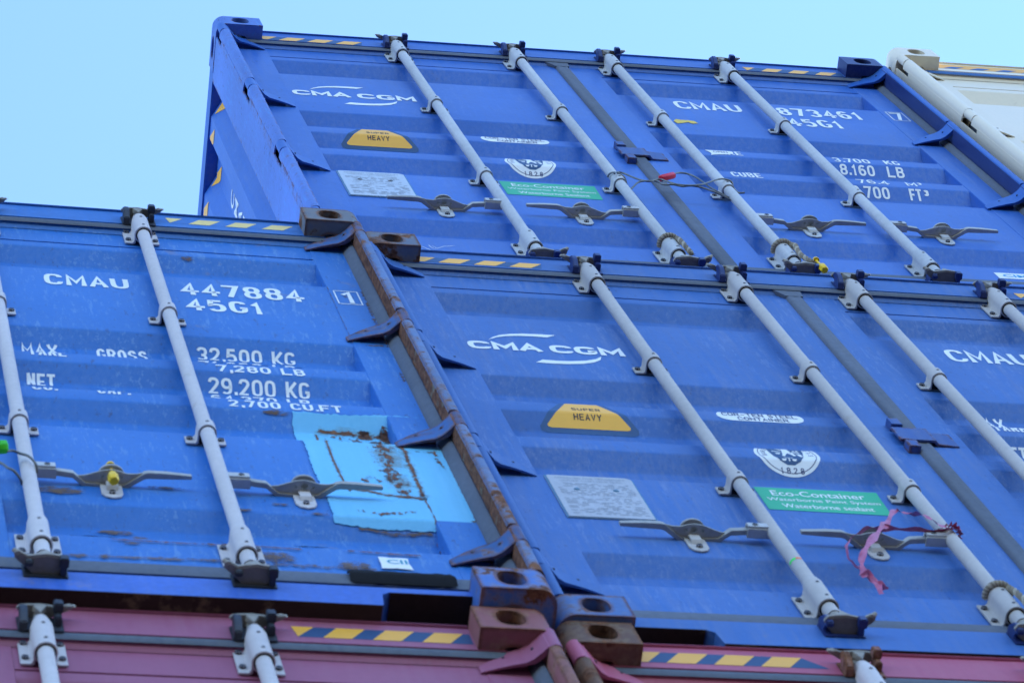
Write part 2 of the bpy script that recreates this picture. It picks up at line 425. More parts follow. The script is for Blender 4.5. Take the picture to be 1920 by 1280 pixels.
    pol = [(.10, .075), (.335, .075), (.352, .060), (.358, .0), (2.08, .0), (2.086, .060), (2.103, .075), (2.338, .075), (2.338, st), (.10, st)]
    b = MB().mat(sp.get('sillmat', PF)); b.prism([(x, z) for x, z in pol], .050, .16, 'y'); b.box(.02, 2.418, .052, .17, .076, st - .004)
    b.build('bottom_rail', root, .003)
    b = MB().mat(GRIME_SHADE); b.box(.36, 2.078, .0506, .158, -.0025, .0012); b.box(.10, .334, .0506, .158, .0722, .0762); b.box(2.104, 2.338, .0506, .158, .0722, .0762); b.build('rail_underside', root)  # thin dark plates under rail and notches: grime plus painted shade
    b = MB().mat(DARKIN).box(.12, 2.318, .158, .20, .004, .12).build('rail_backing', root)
    # castings
    cm = sp.get('castmats', {})
    for s in (0, 1):
        for top in (0, 1):
            m = cm.get((s, top), PF)
            c_ = put('corner_casting', casting_mesh(s, m), root, (0, 0, H - .118 if top else 0))
            X = lambda x: 2.438 - x if s else x
            k_ = ('cav', s)
            if k_ not in HW:
                a_, b_ = sorted((X(.052), X(.126))); e0, e1 = sorted((X(.024), X(.030)))
                HW[k_] = MB().mat(GRIME_SHADE).box(a_, b_, .026, .034, .012, .106).box(e0, e1, .055, .148, .012, .106).mesh('cavity_shade')  # added dark plates behind the casting holes, shade put into their colour
            put('cavity_shade', HW[k_], c_)
    # rear posts
    pm = sp.get('postmats', {})
    for s in (0, 1):
        m = pm.get(s, PF); mb = MB().mat(m); X = lambda x: 2.438 - x if s else x
        cuts = [(.118, ZH[3] - .004), (ZH[3] + .095, ZH[2] - .004), (ZH[2] + .095, ZH[1] - .004), (ZH[1] + .095, ZH[0] - .004), (ZH[0] + .095 - .025, 2.778)]
        for a, b_ in cuts:
            if b_ - a < .01: continue
            # J-bar: a rolled front edge and a short return
            pts = [(.003, .036), (.003, .022), (.006, .0125), (.011, .0050), (.017, .0014), (.023, .0006), (.030, .0012), (.0345, .0038), (.0362, .0080), (.0362, .056), (.0335, .056), (.0325, .036)]
            mb.prism(mir(pts, s), a, b_)
        slots = sorted(ZH)
        z = .118
        for zh in slots + [None]:
            z1 = 2.778 if zh is None else zh - .075
            if z1 > z: mb.prism(mir([(.002, .030), (.007, .030), (.007, .052), (.002, .052)], s), z, z1)
            if zh is not None: z = zh + .10
        mb.prism(mir([(.002, .050), (.007, .050), (.007, .208), (.002, .208)], s), .118, 2.778)
        mb.prism(mir([(.007, .2), (.10, .2), (.10, .208), (.007, .208)], s), .118, 2.778)
        z = .118
        for zh in slots + [None]:
            z1 = 2.778 if zh is None else zh - .01
            if z1 > z: mb.prism(mir([(.0300, .038), (.0325, .038), (.0325, .090), (.0300, .090)], s), z, z1)
            if zh is not None: z = zh + .10
        mb.build('corner_post', root, .0012)
        # channel lining: rust on the azure box, dark navy on the top box
        if sp.get('channel') and s:
            q = MB().mat(sp['channel']); q.prism(mir([(.0364, .010), (.0380, .010), (.0380, .044), (.0364, .044)] if not sp.get('deep') else [(.0364, .0075), (.0380, .0075), (.0380, .058), (.0364, .058)], 1), .13, 2.76); q.build('channel_lining', root)
    # side walls: vertical corrugation, and the rest of the box
    if detail or True:
        for s in (0, 1):
            ys = [.208]; xs_ = [.046]
            y = .27; k = 0
            pat = [(.27, .046), (.338, .010), (.41, .010), (.478, .046)]
            pts = [(.208, .046)]; o = 0
            while .548 + o < L - .25:
                pts += [(.27 + o, .046), (.338 + o, .010), (.41 + o, .010), (.478 + o, .046)]; o += .278
            pts += [(L - .2, .046)]
            mb = MB().mat(P); vs = []
            for yy, xx in pts:
                xx = 2.438 - xx if s else xx
                vs += [(xx, yy, .16), (xx, yy, 2.80)]
            mb.add(vs, [(2 * i, 2 * i + 2, 2 * i + 3, 2 * i + 1) for i in range(len(pts) - 1)])
            wall = mb.build('side_wall', root, angle=20)
            if s == 0: sp['_wall'] = wall
            mb = MB().mat(PF); a, b_ = (2.438 - .062, 2.434) if s else (.004, .062)
            mb.box(a, b_, .18, L - .18, 2.79, 2.892); mb.box(a, b_, .18, L - .18, .02, .165); mb.build('side_rail', root, .003)
        mb = MB().mat(P).box(.05, 2.388, .12, L - .12, 2.86, 2.885); mb.build('roof', root)
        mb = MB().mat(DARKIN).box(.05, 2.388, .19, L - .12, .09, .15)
        mb.mat(PF)
        yy = .5
        while yy < L - .3: mb.box(.06, 2.378, yy, yy + .05, .02, .092); yy += .32
        mb.build('underframe', root)
        mb = MB().mat(P).box(.05, 2.388, L - .08, L - .05, .1, 2.86).box(0.01, .1, L - .1, L - .02, .118, 2.778).box(2.338, 2.428, L - .1, L - .02, .118, 2.778); mb.build('front_wall', root)
        for s in (0, 1):
            for top in (0, 1):
                o = put('corner_casting', casting_mesh(1 - s, PF), root); o.rotation_euler = (0, 0, PI); o.location = (2.438, L, H - .118 if top else 0)
    # hardware
    RM = sp.get('rod', ROD); dz = sp.get('dz', (0, 0, 0, 0)); KM = sp.get('keeper', PF)
    hub = sp.get('hub', .69)
    for i, x in enumerate((.6357, 1.0581, 1.4029, 1.8252)):
        rod_assembly(root, x, i, RM, KM, dz, hub, sp)
    # door holder across the centre seal
    d = MB().mat(sp.get('holdermat', PF))
    d.box(1.168, 1.198, .049, .073, 1.553, 1.600); d.build('keeper_block', dl, .0015)
    MB().mat(sp.get('holdermat', PF)).box(1.168, 1.198, .049, .073, 1.386, 1.434).build('keeper_block', dl, .0015)
    d = MB().mat(sp.get('holdermat', PF)); A = [(1.162, .053), (1.255, .053), (1.263, .0635), (1.318, .0655), (1.318, .072), (1.260, .070), (1.2515, .0595), (1.162, .0595)]
    d.prism(A, 1.447, 1.541); d.build('keeper_plate', dr, .0012)
    # hazard stripes on the top rail
    if detail:
        stripes(rail, sp)
    return root, dl, dr

HW = {}
def bracket_mesh(kind, RM):
    """collar over the rod with two bolted feet; origin on the rod axis (y=0), z=0 at the middle"""
    k = ('br', kind, RM.name)
    if k in HW: return HW[k]
    mb = MB().mat(RM); ax = 0; hz = .062 if kind == 'end' else .023; r = .0225 if kind == 'end' else .0215
    yb = .0285                              # door face below the axis
    n = 14; th = .004
    out = []; inn = []
    # omega section in (x, y)
    ft = .046
    out = [(-ft, yb - th), (-r - .004, yb - th), (-r, yb - th - .006)] + [(-r * math.cos(a * PI / n), -r * math.sin(a * PI / n)) for a in range(n + 1)] + [(r, yb - th - .006), (r + .004, yb - th), (ft, yb - th)]
    ri = r - th
    inn = [(ft, yb), (r + .001, yb), (ri, yb - .004)] + [(ri * math.cos(a * PI / n), -ri * math.sin(a * PI / n)) for a in range(n + 1)] + [(-ri, yb - .004), (-r - .001, yb), (-ft, yb)]
    if kind == 'end':
        # collar taller than the feet
        mb.prism(out + inn, -.062, .062)
        mb.tube([(0, 0, -.066), (0, 0, -.060)], r + .0012, 28); mb.tube([(0, 0, .060), (0, 0, .082)], [r - .001, r - .003], 28)
        mb.mat(BLK).tube([(0, 0, -.0668), (0, 0, -.0659)], r - .002, 24)
        mb.mat(BOLT)
        for sx in (-1, 1):
            for z in (-.036, .038): mb.bolt(sx * .036, yb - th, z, .0075, .006)
        for z in (-.039, .039): mb.tube([(0, -r + .004, z), (0, -r - .0012, z)], .0042, 8)
    else:
        mb.prism(out + inn, -hz, hz)
        mb.mat(BLK).tube([(0, 0, -hz - .002), (0, 0, hz - .004)], ri - .0002, 24)
        mb.box(-ri - .001, ri + .001, 0.004, yb - .002, -hz + .001, hz - .004)
        mb.mat(BOLT)
        for sx in (-1, 1): mb.bolt(sx * .036, yb - th, .004, .0075, .006)
        mb.tube([(0, -r + .004, .002), (0, -r - .0012, .002)], .0042, 8)
    HW[k] = mb.mesh('rod_bracket', .0009, 35); return HW[k]
CAMM = paint('worn_cam_steel', (.32, .29, .25), dust=.3, rust=.14, rough=.55, metal=.2, var=.2, seed=77)
CAMD = paint('shade_tinted_cam_underside', (.19, .165, .14), dust=.2, rust=.3, rough=.8, var=.3, seed=78)  # darker copy of the cam steel, underside shade painted in
def cam_mesh(top, flip, worn):
    k = ('cam', top, flip, worn)
    if k in HW: return HW[k]
    mb = MB().mat(FORGE)
    # forked cam: plate lying across the keeper, an upright horn and a curled tail; z down for the bottom end
    mb.mat(CAMM)
    pl = [(-.047, -.020), (-.040, -.031), (-.022, -.034), (0, -.036), (.020, -.033), (.038, -.030), (.056, -.040), (.066, -.036), (.064, -.024), (.048, -.012), (.022, .010), (-.022, .010), (-.038, -.006)]
    mb.prism(pl, -.022, -.013)
    if not top: mb.mat(CAMD).prism([(x * .93, y * .93 + .0015) for x, y in pl], -.0236, -.0215).mat(CAMM)  # sheet below the plate carrying the painted shade
    mb.add([(-.014, -.0345, -.014), (.012, -.0345, -.014), (-.001, -.030, .022), (-.016, -.012, -.014), (.014, -.012, -.014), (0, -.014, .024)], [(0, 1, 2), (3, 5, 4), (0, 2, 5, 3), (1, 4, 5, 2), (0, 3, 4, 1)])
    mb.tube([(0, 0, -.02), (0, 0, .020), (0, 0, .055)], [.0120, .0135, .0150], 18)
    mb.tube([(.052, -.030, -.018), (.068, -.038, -.010)], [.007, .005], 8)
    if flip: mb.v = [(-x, y, z) for x, y, z in mb.v]
    if top: mb.v = [(x, y * .62, -z * .85) for x, y, z in mb.v]
    HW[k] = mb.mesh('cam_end', .0018, 40); return HW[k]
def keeper_mesh(top, KM, yb):
    k = ('kp', top, KM.name, yb)
    if k in HW: return HW[k]
    mb = MB().mat(KM)
    # a hooked lug and a squared lug, both welded to the rail
    q = 1 if top else -1
    mb.prism([(yb, -.044 * q), (yb - .020, -.040 * q), (yb - .034, -.016 * q), (yb - .037, .008 * q), (yb - .031, .022 * q), (yb - .021, .023 * q), (yb - .017, .010 * q), (yb - .008, .004 * q), (yb, .020 * q)], -.043, -.027, 'x')
    za, zb_ = sorted((.004 * q, .030 * q)); mb.box(.025, .044, yb - .043, yb - .022, za, zb_)
    za, zb_ = sorted((-.018 * q, .024 * q)); mb.box(.028, .041, yb - .024, yb + .001, za, zb_)
    za, zb_ = sorted((-.042 * q, .030 * q)); mb.box(-.046, .046, yb - .0035, yb + .001, za, zb_)
    HW[k] = mb.mesh('cam_keeper', .0022, 40); return HW[k]
def handle_mesh(flip):
    k = ('hd', flip)
    if k in HW: return HW[k]
    mb = MB().mat(FORGE)
    # front face path (x from the rod, y); flat bar of 18 mm height
    path = [(-.030, .000), (-.065, .000), (-.098, .003), (-.126, .024), (-.168, .026), (-.212, .025), (-.253, -.004), (-.262, -.006), (-.300, -.006), (-.356, -.003)]
    dep = [.012, .012, .012, .012, .010, .012, .014, .014, .013, .008]
    hh = [.010, .010, .010, .009, .009, .009, .009, .009, .009, .008]
    vs = []
    for (x, y), d, h in zip(path, dep, hh): vs += [(x, y, -h), (x, y, h), (x, y + d, h), (x, y + d, -h)]
    n = len(path); fs = [(i * 4 + j, i * 4 + (j + 1) % 4, i * 4 + 4 + (j + 1) % 4, i * 4 + 4 + j) for i in range(n - 1) for j in range(4)]
    fs += [(0, 1, 2, 3), (n * 4 - 1, n * 4 - 2, n * 4 - 3, n * 4 - 4)]
    mb.add(vs, fs)
    # ear with the seal hole: a plate with three holes, standing forward of the joggled bar
    outl = [(-.100, .012), (-.125, .009), (-.148, .001), (-.164, -.0045), (-.183, -.0065), (-.200, -.0035), (-.216, .0010), (-.236, .0005), (-.251, -.003), (-.213, .029), (-.127, .028)]
    holes = [(-.183, .0075, .0080), (-.163, .0085, .0036), (-.202, .0085, .0036)]
    hl = [[(cx + r * math.cos(2 * PI * i / 12), cy + r * math.sin(2 * PI * i / 12)) for i in range(12)] for cx, cy, r in holes]
    loops = [outl] + hl
    tri = tessellate_polygon([[Vector((p[0], p[1], 0)) for p in l] for l in loops]); allp = [p for l in loops for p in l]; m = len(allp)
    vs = [(p[0], p[1], -.003) for p in allp] + [(p[0], p[1], .003) for p in allp]
    fs = [tuple(t) for t in tri] + [tuple(m + i for i in reversed(t)) for t in tri]; o = 0
    for l in loops:
        q = len(l); fs += [(o + i, o + (i + 1) % q, m + o + (i + 1) % q, m + o + i) for i in range(q)]; o += q
    mb.add(vs, fs)
    # hub: two cheeks gripping the bar, with a pin
    mb.mat(ROD); mb.box(-.062, -.006, -.006, .016, -.018, -.011); mb.box(-.060, -.006, -.008, .014, .010, .017); mb.box(-.060, -.004, -.011, -.006, -.013, .013)
    mb.mat(BOLT).tube([(-.042, -.010, 0), (-.042, -.013, 0)], .007, 10)
    if flip: mb.v = [(-x, y, z) for x, y, z in mb.v]
    HW[k] = mb.mesh('handle', .0012, 35); return HW[k]
def catch_mesh(flip, RM):
    k = ('ct', flip, RM.name)
    if k in HW: return HW[k]
    mb = MB().mat(RM)
    # origin at hub level; foot plate on the door, loop round the bar, swivel cap above
    foot = [(-.205 + .0, -.030), (-.205, -.062), (-.198, -.080), (-.182, -.088), (-.166, -.080), (-.158, -.062), (-.158, .020), (-.205, .020)]
    mb.prism([(x, z) for x, z in foot], .0265, .0305, 'y')
    mb.prism([(.0265, -.045), (.018, -.036), (.017, -.012), (.0195, .004), (.0235, .004), (.022, -.012), (.0225, -.032), (.0305, -.040)], -.196, -.170, 'x')
    mb.mat(FORGE).box(-.200, -.166, .004, .029, .016, .022)
    mb.prism([(-.183 + .028 * math.cos(2 * PI * t / 20), .009 + .0215 * math.sin(2 * PI * t / 20)) for t in range(20)], .0125, .0215)
    mb.mat(BOLT).bolt(-.181, .0265, -.060, .008, .006)
    if flip: mb.v = [(-x, y, z) for x, y, z in mb.v]
    HW[k] = mb.mesh('handle_catch', .0012, 35); return HW[k]
YA = .0405
def rod_assembly(root, x, i, RM, KM, dz, hub, sp):
    k = ('rod', RM.name)
    if k not in HW:
        HW[k] = MB().mat(RM).tube([(0, 0, .155), (0, 0, .17), (0, 0, 1.0), (0, 0, 1.9), (0, 0, 2.80)], .0165, 24).mesh('locking_bar', 0, 50)
    r = put('locking_bar', HW[k], root, (x, YA, 0))
    zt = 2.7022 + dz[0]; zb = .2688 + dz[3]
    o = put('rod_bracket', bracket_mesh('end', RM), r, (0, 0, zt)); 
    o = put('rod_bracket', bracket_mesh('end', RM), r, (0, 0, zb)); 
    for z in (1.9405 + dz[1], 1.0206 + dz[2]): put('rod_guide', bracket_mesh('mid', RM), r, (0, 0, z))
    fl = i in (1, 2)
    put('cam_end', cam_mesh(True, i in (0, 1), 0), r, (0, 0, 2.824)); put('cam_end', cam_mesh(False, i in (2, 3), 0), r, (0, 0, .098))
    put('cam_keeper', keeper_mesh(True, KM, .048), root, (x, 0, 2.806)); put('cam_keeper', keeper_mesh(False, KM, .050), root, (x, 0, .088))
    flip = i >= 2
    put('handle', handle_mesh(flip), r, (0, .0, hub))
    put('handle_catch', catch_mesh(flip, RM), root, (x, YA, hub))

def stripes(rail, sp):
    if sp.get('cream'):
        me = flatmesh('hazard_stripes', [(*polyf([(.165, 2.812), (2.27, 2.812), (2.27, 2.872), (.165, 2.872)]), 0)] + [([(v[0], -.0004, v[2]) for v in polyf([(.19 + .1 * k, 2.812), (.24 + .1 * k, 2.812), (.28 + .1 * k, 2.842), (.23 + .1 * k, 2.842)])[0]], polyf([(0, 0), (1, 0), (1, 1), (0, 1)])[1], 1) for k in range(20)], [SY, flat('blue_stripe', (.03, .12, .35))], 0, lambda z: .0474)
        put('hazard_stripes', me, rail); return
    def par(x0, x1, z0, z1, sh): return polyf([(x0 - sh, z0), (x1 - sh, z0), (x1, z1), (x0, z1)])
    z0, z1 = sp.get('sz', (2.788, 2.838)); w = sp.get('sw', .046); dark = sp.get('sdark', GREY); p = []
    def run(y0, first, n, tri_first):
        pass
    for side in (0, 1):
        q = []
        if side == 0:
            xe = sp.get('sl', .5167); lo = .165
            for kk in range(5):
                x1 = xe - kk * .1005; x0 = x1 - .062; sh = .038
                if x1 - .0 < lo + .02: continue
                v = [(max(x0 - sh, lo), z0), (max(x1 - sh, lo), z0), (x1, z1), (max(x0, lo), z1)]
                if x1 - sh < lo: v = [(lo, z0 + (z1 - z0) * (lo - x1 + sh) / sh), (x1, z1), (lo, z1)]
                q.append((*polyf(v), 0))
            dk = [(lo, z0), (xe + .03 - sh, z0), (xe - .0, z1), (lo, z1)]
            if sp.get('tail'): dk = [(lo, z0), (xe + .048, z0), (xe, z1), (lo, z1)]
        else:
            xs_ = sp.get('sr', 1.903); sh = .034; hi = 2.272
            q.append((*polyf([(xs_, z1), (xs_ + .046, z1), (xs_ + .008, z0)]), 0))
            for kk in range(1, 5):
                x0 = xs_ - .008 + kk * .1005; x1 = x0 + .058
                if x0 > hi: break
                v = [(x0 - sh, z0), (min(x1 - sh, hi), z0), (min(x1, hi), z1), (min(x0, hi), z1)]
                q.append((*polyf(v), 0))
            dk = [(xs_ + .0, z1), (hi, z1), (hi, z0), (xs_ + .008, z0)]
        vs, fs = polyf(dk)
        me = flatmesh('hazard_stripes', [(vs, fs, 0)], [dark], 0, lambda z: .0476); 
        me2 = flatmesh('hazard_stripes', q, [sp.get('syel', YEL)], 0, lambda z: .0472)
        bm = bmesh.new(); bm.from_mesh(me); 
        for f_ in bm.faces: f_.material_index = 1
        bm.from_mesh(me2)
        me3 = bpy.data.meshes.new('hazard_stripes'); bm.to_mesh(me3); bm.free(); me3.materials.append(sp.get('syel', YEL)); me3.materials.append(dark)
        put('hazard_stripes', me3, rail)

# ---------------------------------------------------------------- door inscriptions
def T(txt, x0, x1, z0, z1, b=.012, s=1.0): return (*text_flat(txt, x0, x1, z0, z1, b, s), 0)
def left_door_marks(d, small='Sealant'):
    lg = [S('CMA', .183, .377, 2.073, 2.139, .0160, .07), S('CGM', .401, .599, 2.073, 2.139, .0160, .10)]
    up = [(.247, 2.156), (.262, 2.181), (.285, 2.204), (.315, 2.219), (.350, 2.228), (.395, 2.231), (.440, 2.230), (.414, 2.207), (.375, 2.209), (.335, 2.206), (.300, 2.197), (.272, 2.181)]
    dn = [(.340, 1.979), (.363, 2.006), (.400, 2.003), (.440, 2.006), (.480, 2.018), (.510, 2.036), (.530, 2.062), (.521, 2.030), (.498, 2.005), (.465, 1.988), (.425, 1.979), (.38, 1.976)]
    lg += [(*polyf(up), 0), (*polyf(dn), 0)]
    decal('company_logo', d, lg, [WHITE], .001)
    # heavy-load sign: amber trapezoid on a dark ground
    am = [(.296, 1.5325), (.489, 1.5325), (.497, 1.535), (.498, 1.541), (.468, 1.5815), (.430, 1.642), (.405, 1.69), (.372, 1.69), (.348, 1.642), (.317, 1.5815), (.287, 1.541), (.289, 1.535)]
    dk = [(.285, 1.517), (.506, 1.517), (.517, 1.524), (.518, 1.535), (.480, 1.592), (.440, 1.650), (.416, 1.70), (.362, 1.70), (.338, 1.650), (.302, 1.592), (.268, 1.535), (.271, 1.524)]
    decal('load_sign', d, [(*polyf(dk), 1)], [YEL, GREY], .0008)
    decal('load_sign', d, [(*polyf(am), 0)], [YEL], .0012)
    decal('load_sign_text', d, [S('SUPER', .356, .429, 1.592, 1.610, .0026, .28), S('HEAVY', .356, .427, 1.556, 1.574, .0028, .28)], [BLACKINK], .0016)
    # steel grade oval
    r = .037; cx0, cx1, cz = .733 + r, .959 - r, 1.619
    ov = [(cx0 + r * math.cos(PI / 2 + k * PI / 12), cz + r * math.sin(PI / 2 + k * PI / 12)) for k in range(13)] + [(cx1 + r * math.cos(-PI / 2 + k * PI / 12), cz + r * math.sin(-PI / 2 + k * PI / 12)) for k in range(13)]
    decal('steel_grade_sticker', d, [(*polyf(ov), 0)], [WHITE], .0009)
    decal('steel_grade_text', d, [S('COR-TEN STEEL', .748, .944, 1.617, 1.641, .0030, .16), S('CONTAINER', .783, .915, 1.588, 1.610, .0030, .16)], [NAVYINK], .0014)
    # round class emblem
    cx, cz = .841, 1.331
    decal('class_emblem', d, [(*polyf(circ(cx, cz, .082, 48)), 0)], [WHITE], .0009)
    ring = []
    n = 48
    v = [(cx + q * math.cos(2 * PI * k / n), 0, cz + q * math.sin(2 * PI * k / n)) for q in (.0735, .0715) for k in range(n)]
    ring.append((v, [(k, (k + 1) % n, n + (k + 1) % n, n + k) for k in range(n)], 0))
    shl = [(.795, 1.392), (.797, 1.35), (.803, 1.315), (.815, 1.292), (.832, 1.281), (.850, 1.281), (.867, 1.292), (.879, 1.315), (.885, 1.35), (.887, 1.392)]
    ring.append((*polyf(shl), 1))
    for t_, a in zip('BUREAU', (190, 176, 162, 148, 134, 120)): ring.append((*rot_char(t_, cx, cz, .060, a), 0))
    for t_, a in zip('VERITAS', (92, 77, 62, 47, 32, 16, -1)): ring.append((*rot_char(t_, cx, cz, .060, a), 0))
    ring.append(S('1828', .812, .871, 1.2575, 1.2740, .0024, .9))
    decal('class_emblem_ink', d, ring, [NAVYINK, GREY], .0014)
    fig = [[(.835, 1.372), (.846, 1.372), (.852, 1.352), (.858, 1.338), (.862, 1.322), (.856, 1.319), (.849, 1.333), (.843, 1.338), (.836, 1.325), (.832, 1.314), (.826, 1.317), (.830, 1.334), (.832, 1.352)],
           [(.808, 1.366), (.815, 1.369), (.833, 1.356), (.834, 1.362), (.815, 1.374)], [(.806, 1.352), (.828, 1.349), (.828, 1.345), (.806, 1.347)], [(.812, 1.338), (.826, 1.338), (.822, 1.329), (.814, 1.330)],
           [(.851, 1.347), (.876, 1.345), (.876, 1.341), (.851, 1.342)], [(.862, 1.360), (.866, 1.353), (.872, 1.360), (.876, 1.351), (.858, 1.351)], [(.864, 1.336), (.875, 1.334), (.879, 1.318), (.872, 1.314), (.868, 1.322)],
           [(.827, 1.306), (.850, 1.306), (.850, 1.3035), (.827, 1.3035)], [(.837, 1.306), (.840, 1.306), (.840, 1.291), (.837, 1.291)], [(.819, 1.299), (.832, 1.299), (.829, 1.292), (.822, 1.292)], [(.845, 1.299), (.858, 1.299), (.855, 1.292), (.848, 1.292)]]
    decal('class_emblem_figure', d, [(*polyf(f_), 0) for f_ in fig], [WHITE], .0018)
    # green coating sticker
    decal('coating_sticker', d, [(*polyf([(.692, .922), (.989, .916), (.995, 1.076), (.692, 1.076)]), 0)], [GREEN], .0009)
    decal('coating_sticker_text', d, [T('Eco-Container', .725, .955, 1.020, 1.056, .006), T('Waterborne Paint System', .706, .982, .978, 1.006, .004), T('Waterborne ' + small, .732, .955, .938, .966, .004)], [WHITE], .0014)
GL = {'0': ['R', (1, 0), (0, 1), (0, 5), (1, 6), (3, 6), (4, 5), (4, 1), (3, 0)], '1': ['s', (.6, 4.9), (2.3, 6), (2.3, 0)],
 '2': ['r', (0, 4.6), (.3, 5.7), (1.2, 6), (3, 6), (4, 5.2), (4, 3.9), (0, .1), (0, 0), (0, 0), (4.1, 0)], '3': ['r', (0, 5), (.8, 6), (3, 6), (4, 5.3), (4, 3.9), (3, 3.2), (1.7, 3.2)],
 '3b': ['r', (1.7, 3.2), (3, 3.2), (4, 2.3), (4, .8), (3, 0), (.8, 0), (0, 1)], '4': ['s', (4.2, 1.7), (0, 1.7), (2.9, 6), (2.9, 0)], '5': ['r', (3.8, 6), (3.8, 6), (.4, 6), (.4, 6), (.1, 3.4), (.1, 3.4), (1, 3.8), (3, 3.8), (4, 2.8), (4, 1), (3, 0), (1, 0), (0, .9)],
 '6': ['r', (3.7, 5.3), (3, 6), (1.2, 6), (0, 4.7), (0, 1.1), (1, 0), (3, 0), (4, 1), (4, 2.5), (3, 3.5), (1, 3.5), (.1, 2.6)], '7': ['s', (0, 6), (4, 6), (1.4, 0)],
 '8': ['R', (1, 3.2), (.1, 4), (.1, 5.2), (1, 6), (3, 6), (3.9, 5.2), (3.9, 4), (3, 3.2)], '8b': ['R', (1, 3.2), (0, 2.3), (0, .9), (1, 0), (3, 0), (4, .9), (4, 2.3), (3, 3.2)],
 '9': ['r', (.3, .7), (1, 0), (2.8, 0), (4, 1.3), (4, 4.9), (3, 6), (1, 6), (0, 5), (0, 3.6), (1, 2.6), (3, 2.6), (3.9, 3.5)], 'C': ['r', (4, 4.5), (4, 5.2), (3.2, 6), (1, 6), (0, 5), (0, 1), (1, 0), (3.2, 0), (4, .8), (4, 1.5)],
 'G': ['r', (3.9, 5.0), (3.7, 5.6), (3, 6), (1, 6), (0, 5), (0, 1), (1, 0), (3, 0), (4, .9), (4, 2.5), (4, 2.5), (2.5, 2.5)], 'M': ['s', (0, 0), (0, 6), (2, 1.6), (4, 6), (4, 0)], 'A': ['s', (0, 0), (2, 6), (4, 0)], 'Ab': ['s', (.75, 1.8), (3.25, 1.8)],
 'U': ['r', (0, 6), (0, 6), (0, 1), (1, 0), (3, 0), (4, 1), (4, 6), (4, 6)], 'R': ['s', (0, 0), (0, 6)], 'Rb': ['r', (0, 6), (0, 6), (3, 6), (4, 5.2), (4, 3.6), (3, 2.8), (0, 2.8), (0, 2.8)], 'Rc': ['s', (2.2, 2.8), (4, 0)],
 'O': ['R', (1, 0), (0, 1), (0, 5), (1, 6), (3, 6), (4, 5), (4, 1), (3, 0)], 'S': ['r', (3.9, 4.9), (3.2, 6), (.9, 6), (.1, 5.2), (.1, 4), (1, 3.3), (3, 2.8), (4, 2), (4, .8), (3, 0), (.8, 0), (0, 1.1)], 'X': ['s', (0, 0), (4, 6)], 'Xb': ['s', (0, 6), (4, 0)],
 'T': ['s', (0, 6), (4, 6)], 'Tb': ['s', (2, 6), (2, 0)], 'E': ['s', (3.9, 6), (0, 6), (0, 0), (4, 0)], 'Eb': ['s', (0, 3.1), (3.3, 3.1)], 'F': ['s', (4, 6), (0, 6), (0, 0)], 'Fb': ['s', (0, 3), (3.3, 3)], 'N': ['s', (0, 0), (0, 6)], 'Nb': ['s', (0, 6), (4, 0)], 'Nc': ['s', (4, 0), (4, 6)],
 'L': ['s', (0, 6), (0, 0), (3.9, 0)], 'B': ['r', (0, 0), (0, 0), (0, 6), (0, 6), (2.8, 6), (3.7, 5.3), (3.7, 3.9), (2.8, 3.2), (0, 3.2), (0, 3.2)], 'Bb': ['r', (0, 3.2), (0, 3.2), (3, 3.2), (4, 2.4), (4, .8), (3, 0), (0, 0), (0, 0)],
 'K': ['s', (0, 0), (0, 6)], 'Kb': ['s', (4, 6), (.1, 2.2)], 'Kc': ['s', (1.4, 3.4), (4, 0)], 'P': ['s', (0, 0), (0, 6)], 'Pb': ['r', (0, 6), (0, 6), (3, 6), (4, 5.2), (4, 3.5), (3, 2.7), (0, 2.7), (0, 2.7)], 'I': ['s', (2, 0), (2, 6)], '-': ['s', (.3, 3), (3.7, 3)], 'H': ['s', (0, 0), (0, 6)], 'Hb': ['s', (4, 0), (4, 6)], 'Hc': ['s', (0, 3), (4, 3)], 'V': ['s', (0, 6), (2, 0), (4, 6)], 'Y': ['s', (0, 6), (2, 2.8), (4, 6)], 'Yb': ['s', (2, 2.8), (2, 0)], '.': ['s', (0, .0), (0, .35)], ',': ['s', (.1, .5), (-.2, -.8)]}
GW = {'.': .22, ',': .22, ' ': .55, 'M': 1.12, '1': .72, 'I': .3, 'W': 1.3}
def stroke(pts, w, closed=False, cap=.48):
    P = [Vector((p[0], p[1])) for p in pts]
    Q = [P[0]]
    for p in P[1:]:
        if (p - Q[-1]).length > w * .02: Q.append(p)
    P = Q
    if closed and (P[0] - P[-1]).length < w * .02: P.pop()
    if not closed and len(P) > 1 and cap:
        P[0] = P[0] + (P[0] - P[1]).normalized() * w * cap; P[-1] = P[-1] + (P[-1] - P[-2]).normalized() * w * cap
    n = len(P); A, B = [], []
    for i in range(n):
        a = P[i - 1] if (i or closed) else None; c = P[(i + 1) % n] if (i < n - 1 or closed) else None
        d1 = (P[i] - a).normalized() if a is not None else None; d2 = (c - P[i]).normalized() if c is not None else None
        if d1 is None: d1 = d2
        if d2 is None: d2 = d1
        n1 = Vector((-d1.y, d1.x)); n2 = Vector((-d2.y, d2.x)); m = (n1 + n2)
        m = m.normalized() if m.length > 1e-4 else n1
        k = min(1 / max(m.dot(n1), .35), 2.0) * w / 2
        A.append(P[i] + m * k); B.append(P[i] - m * k)
    fs = [(i, (i + 1) % n, n + (i + 1) % n, n + i) for i in range(n if closed else n - 1)]
    return A + B, fs
def chaikin(p, closed, it=2):
    for _ in range(it):
        q = [] if closed else [p[0]]; n = len(p)
        for i in range(n if closed else n - 1):
            a, b = p[i], p[(i + 1) % n]
            q += [(a[0] * .75 + b[0] * .25, a[1] * .75 + b[1] * .25), (a[0] * .25 + b[0] * .75, a[1] * .25 + b[1] * .75)]
        if not closed: q.append(p[-1])
        p = q
    return p
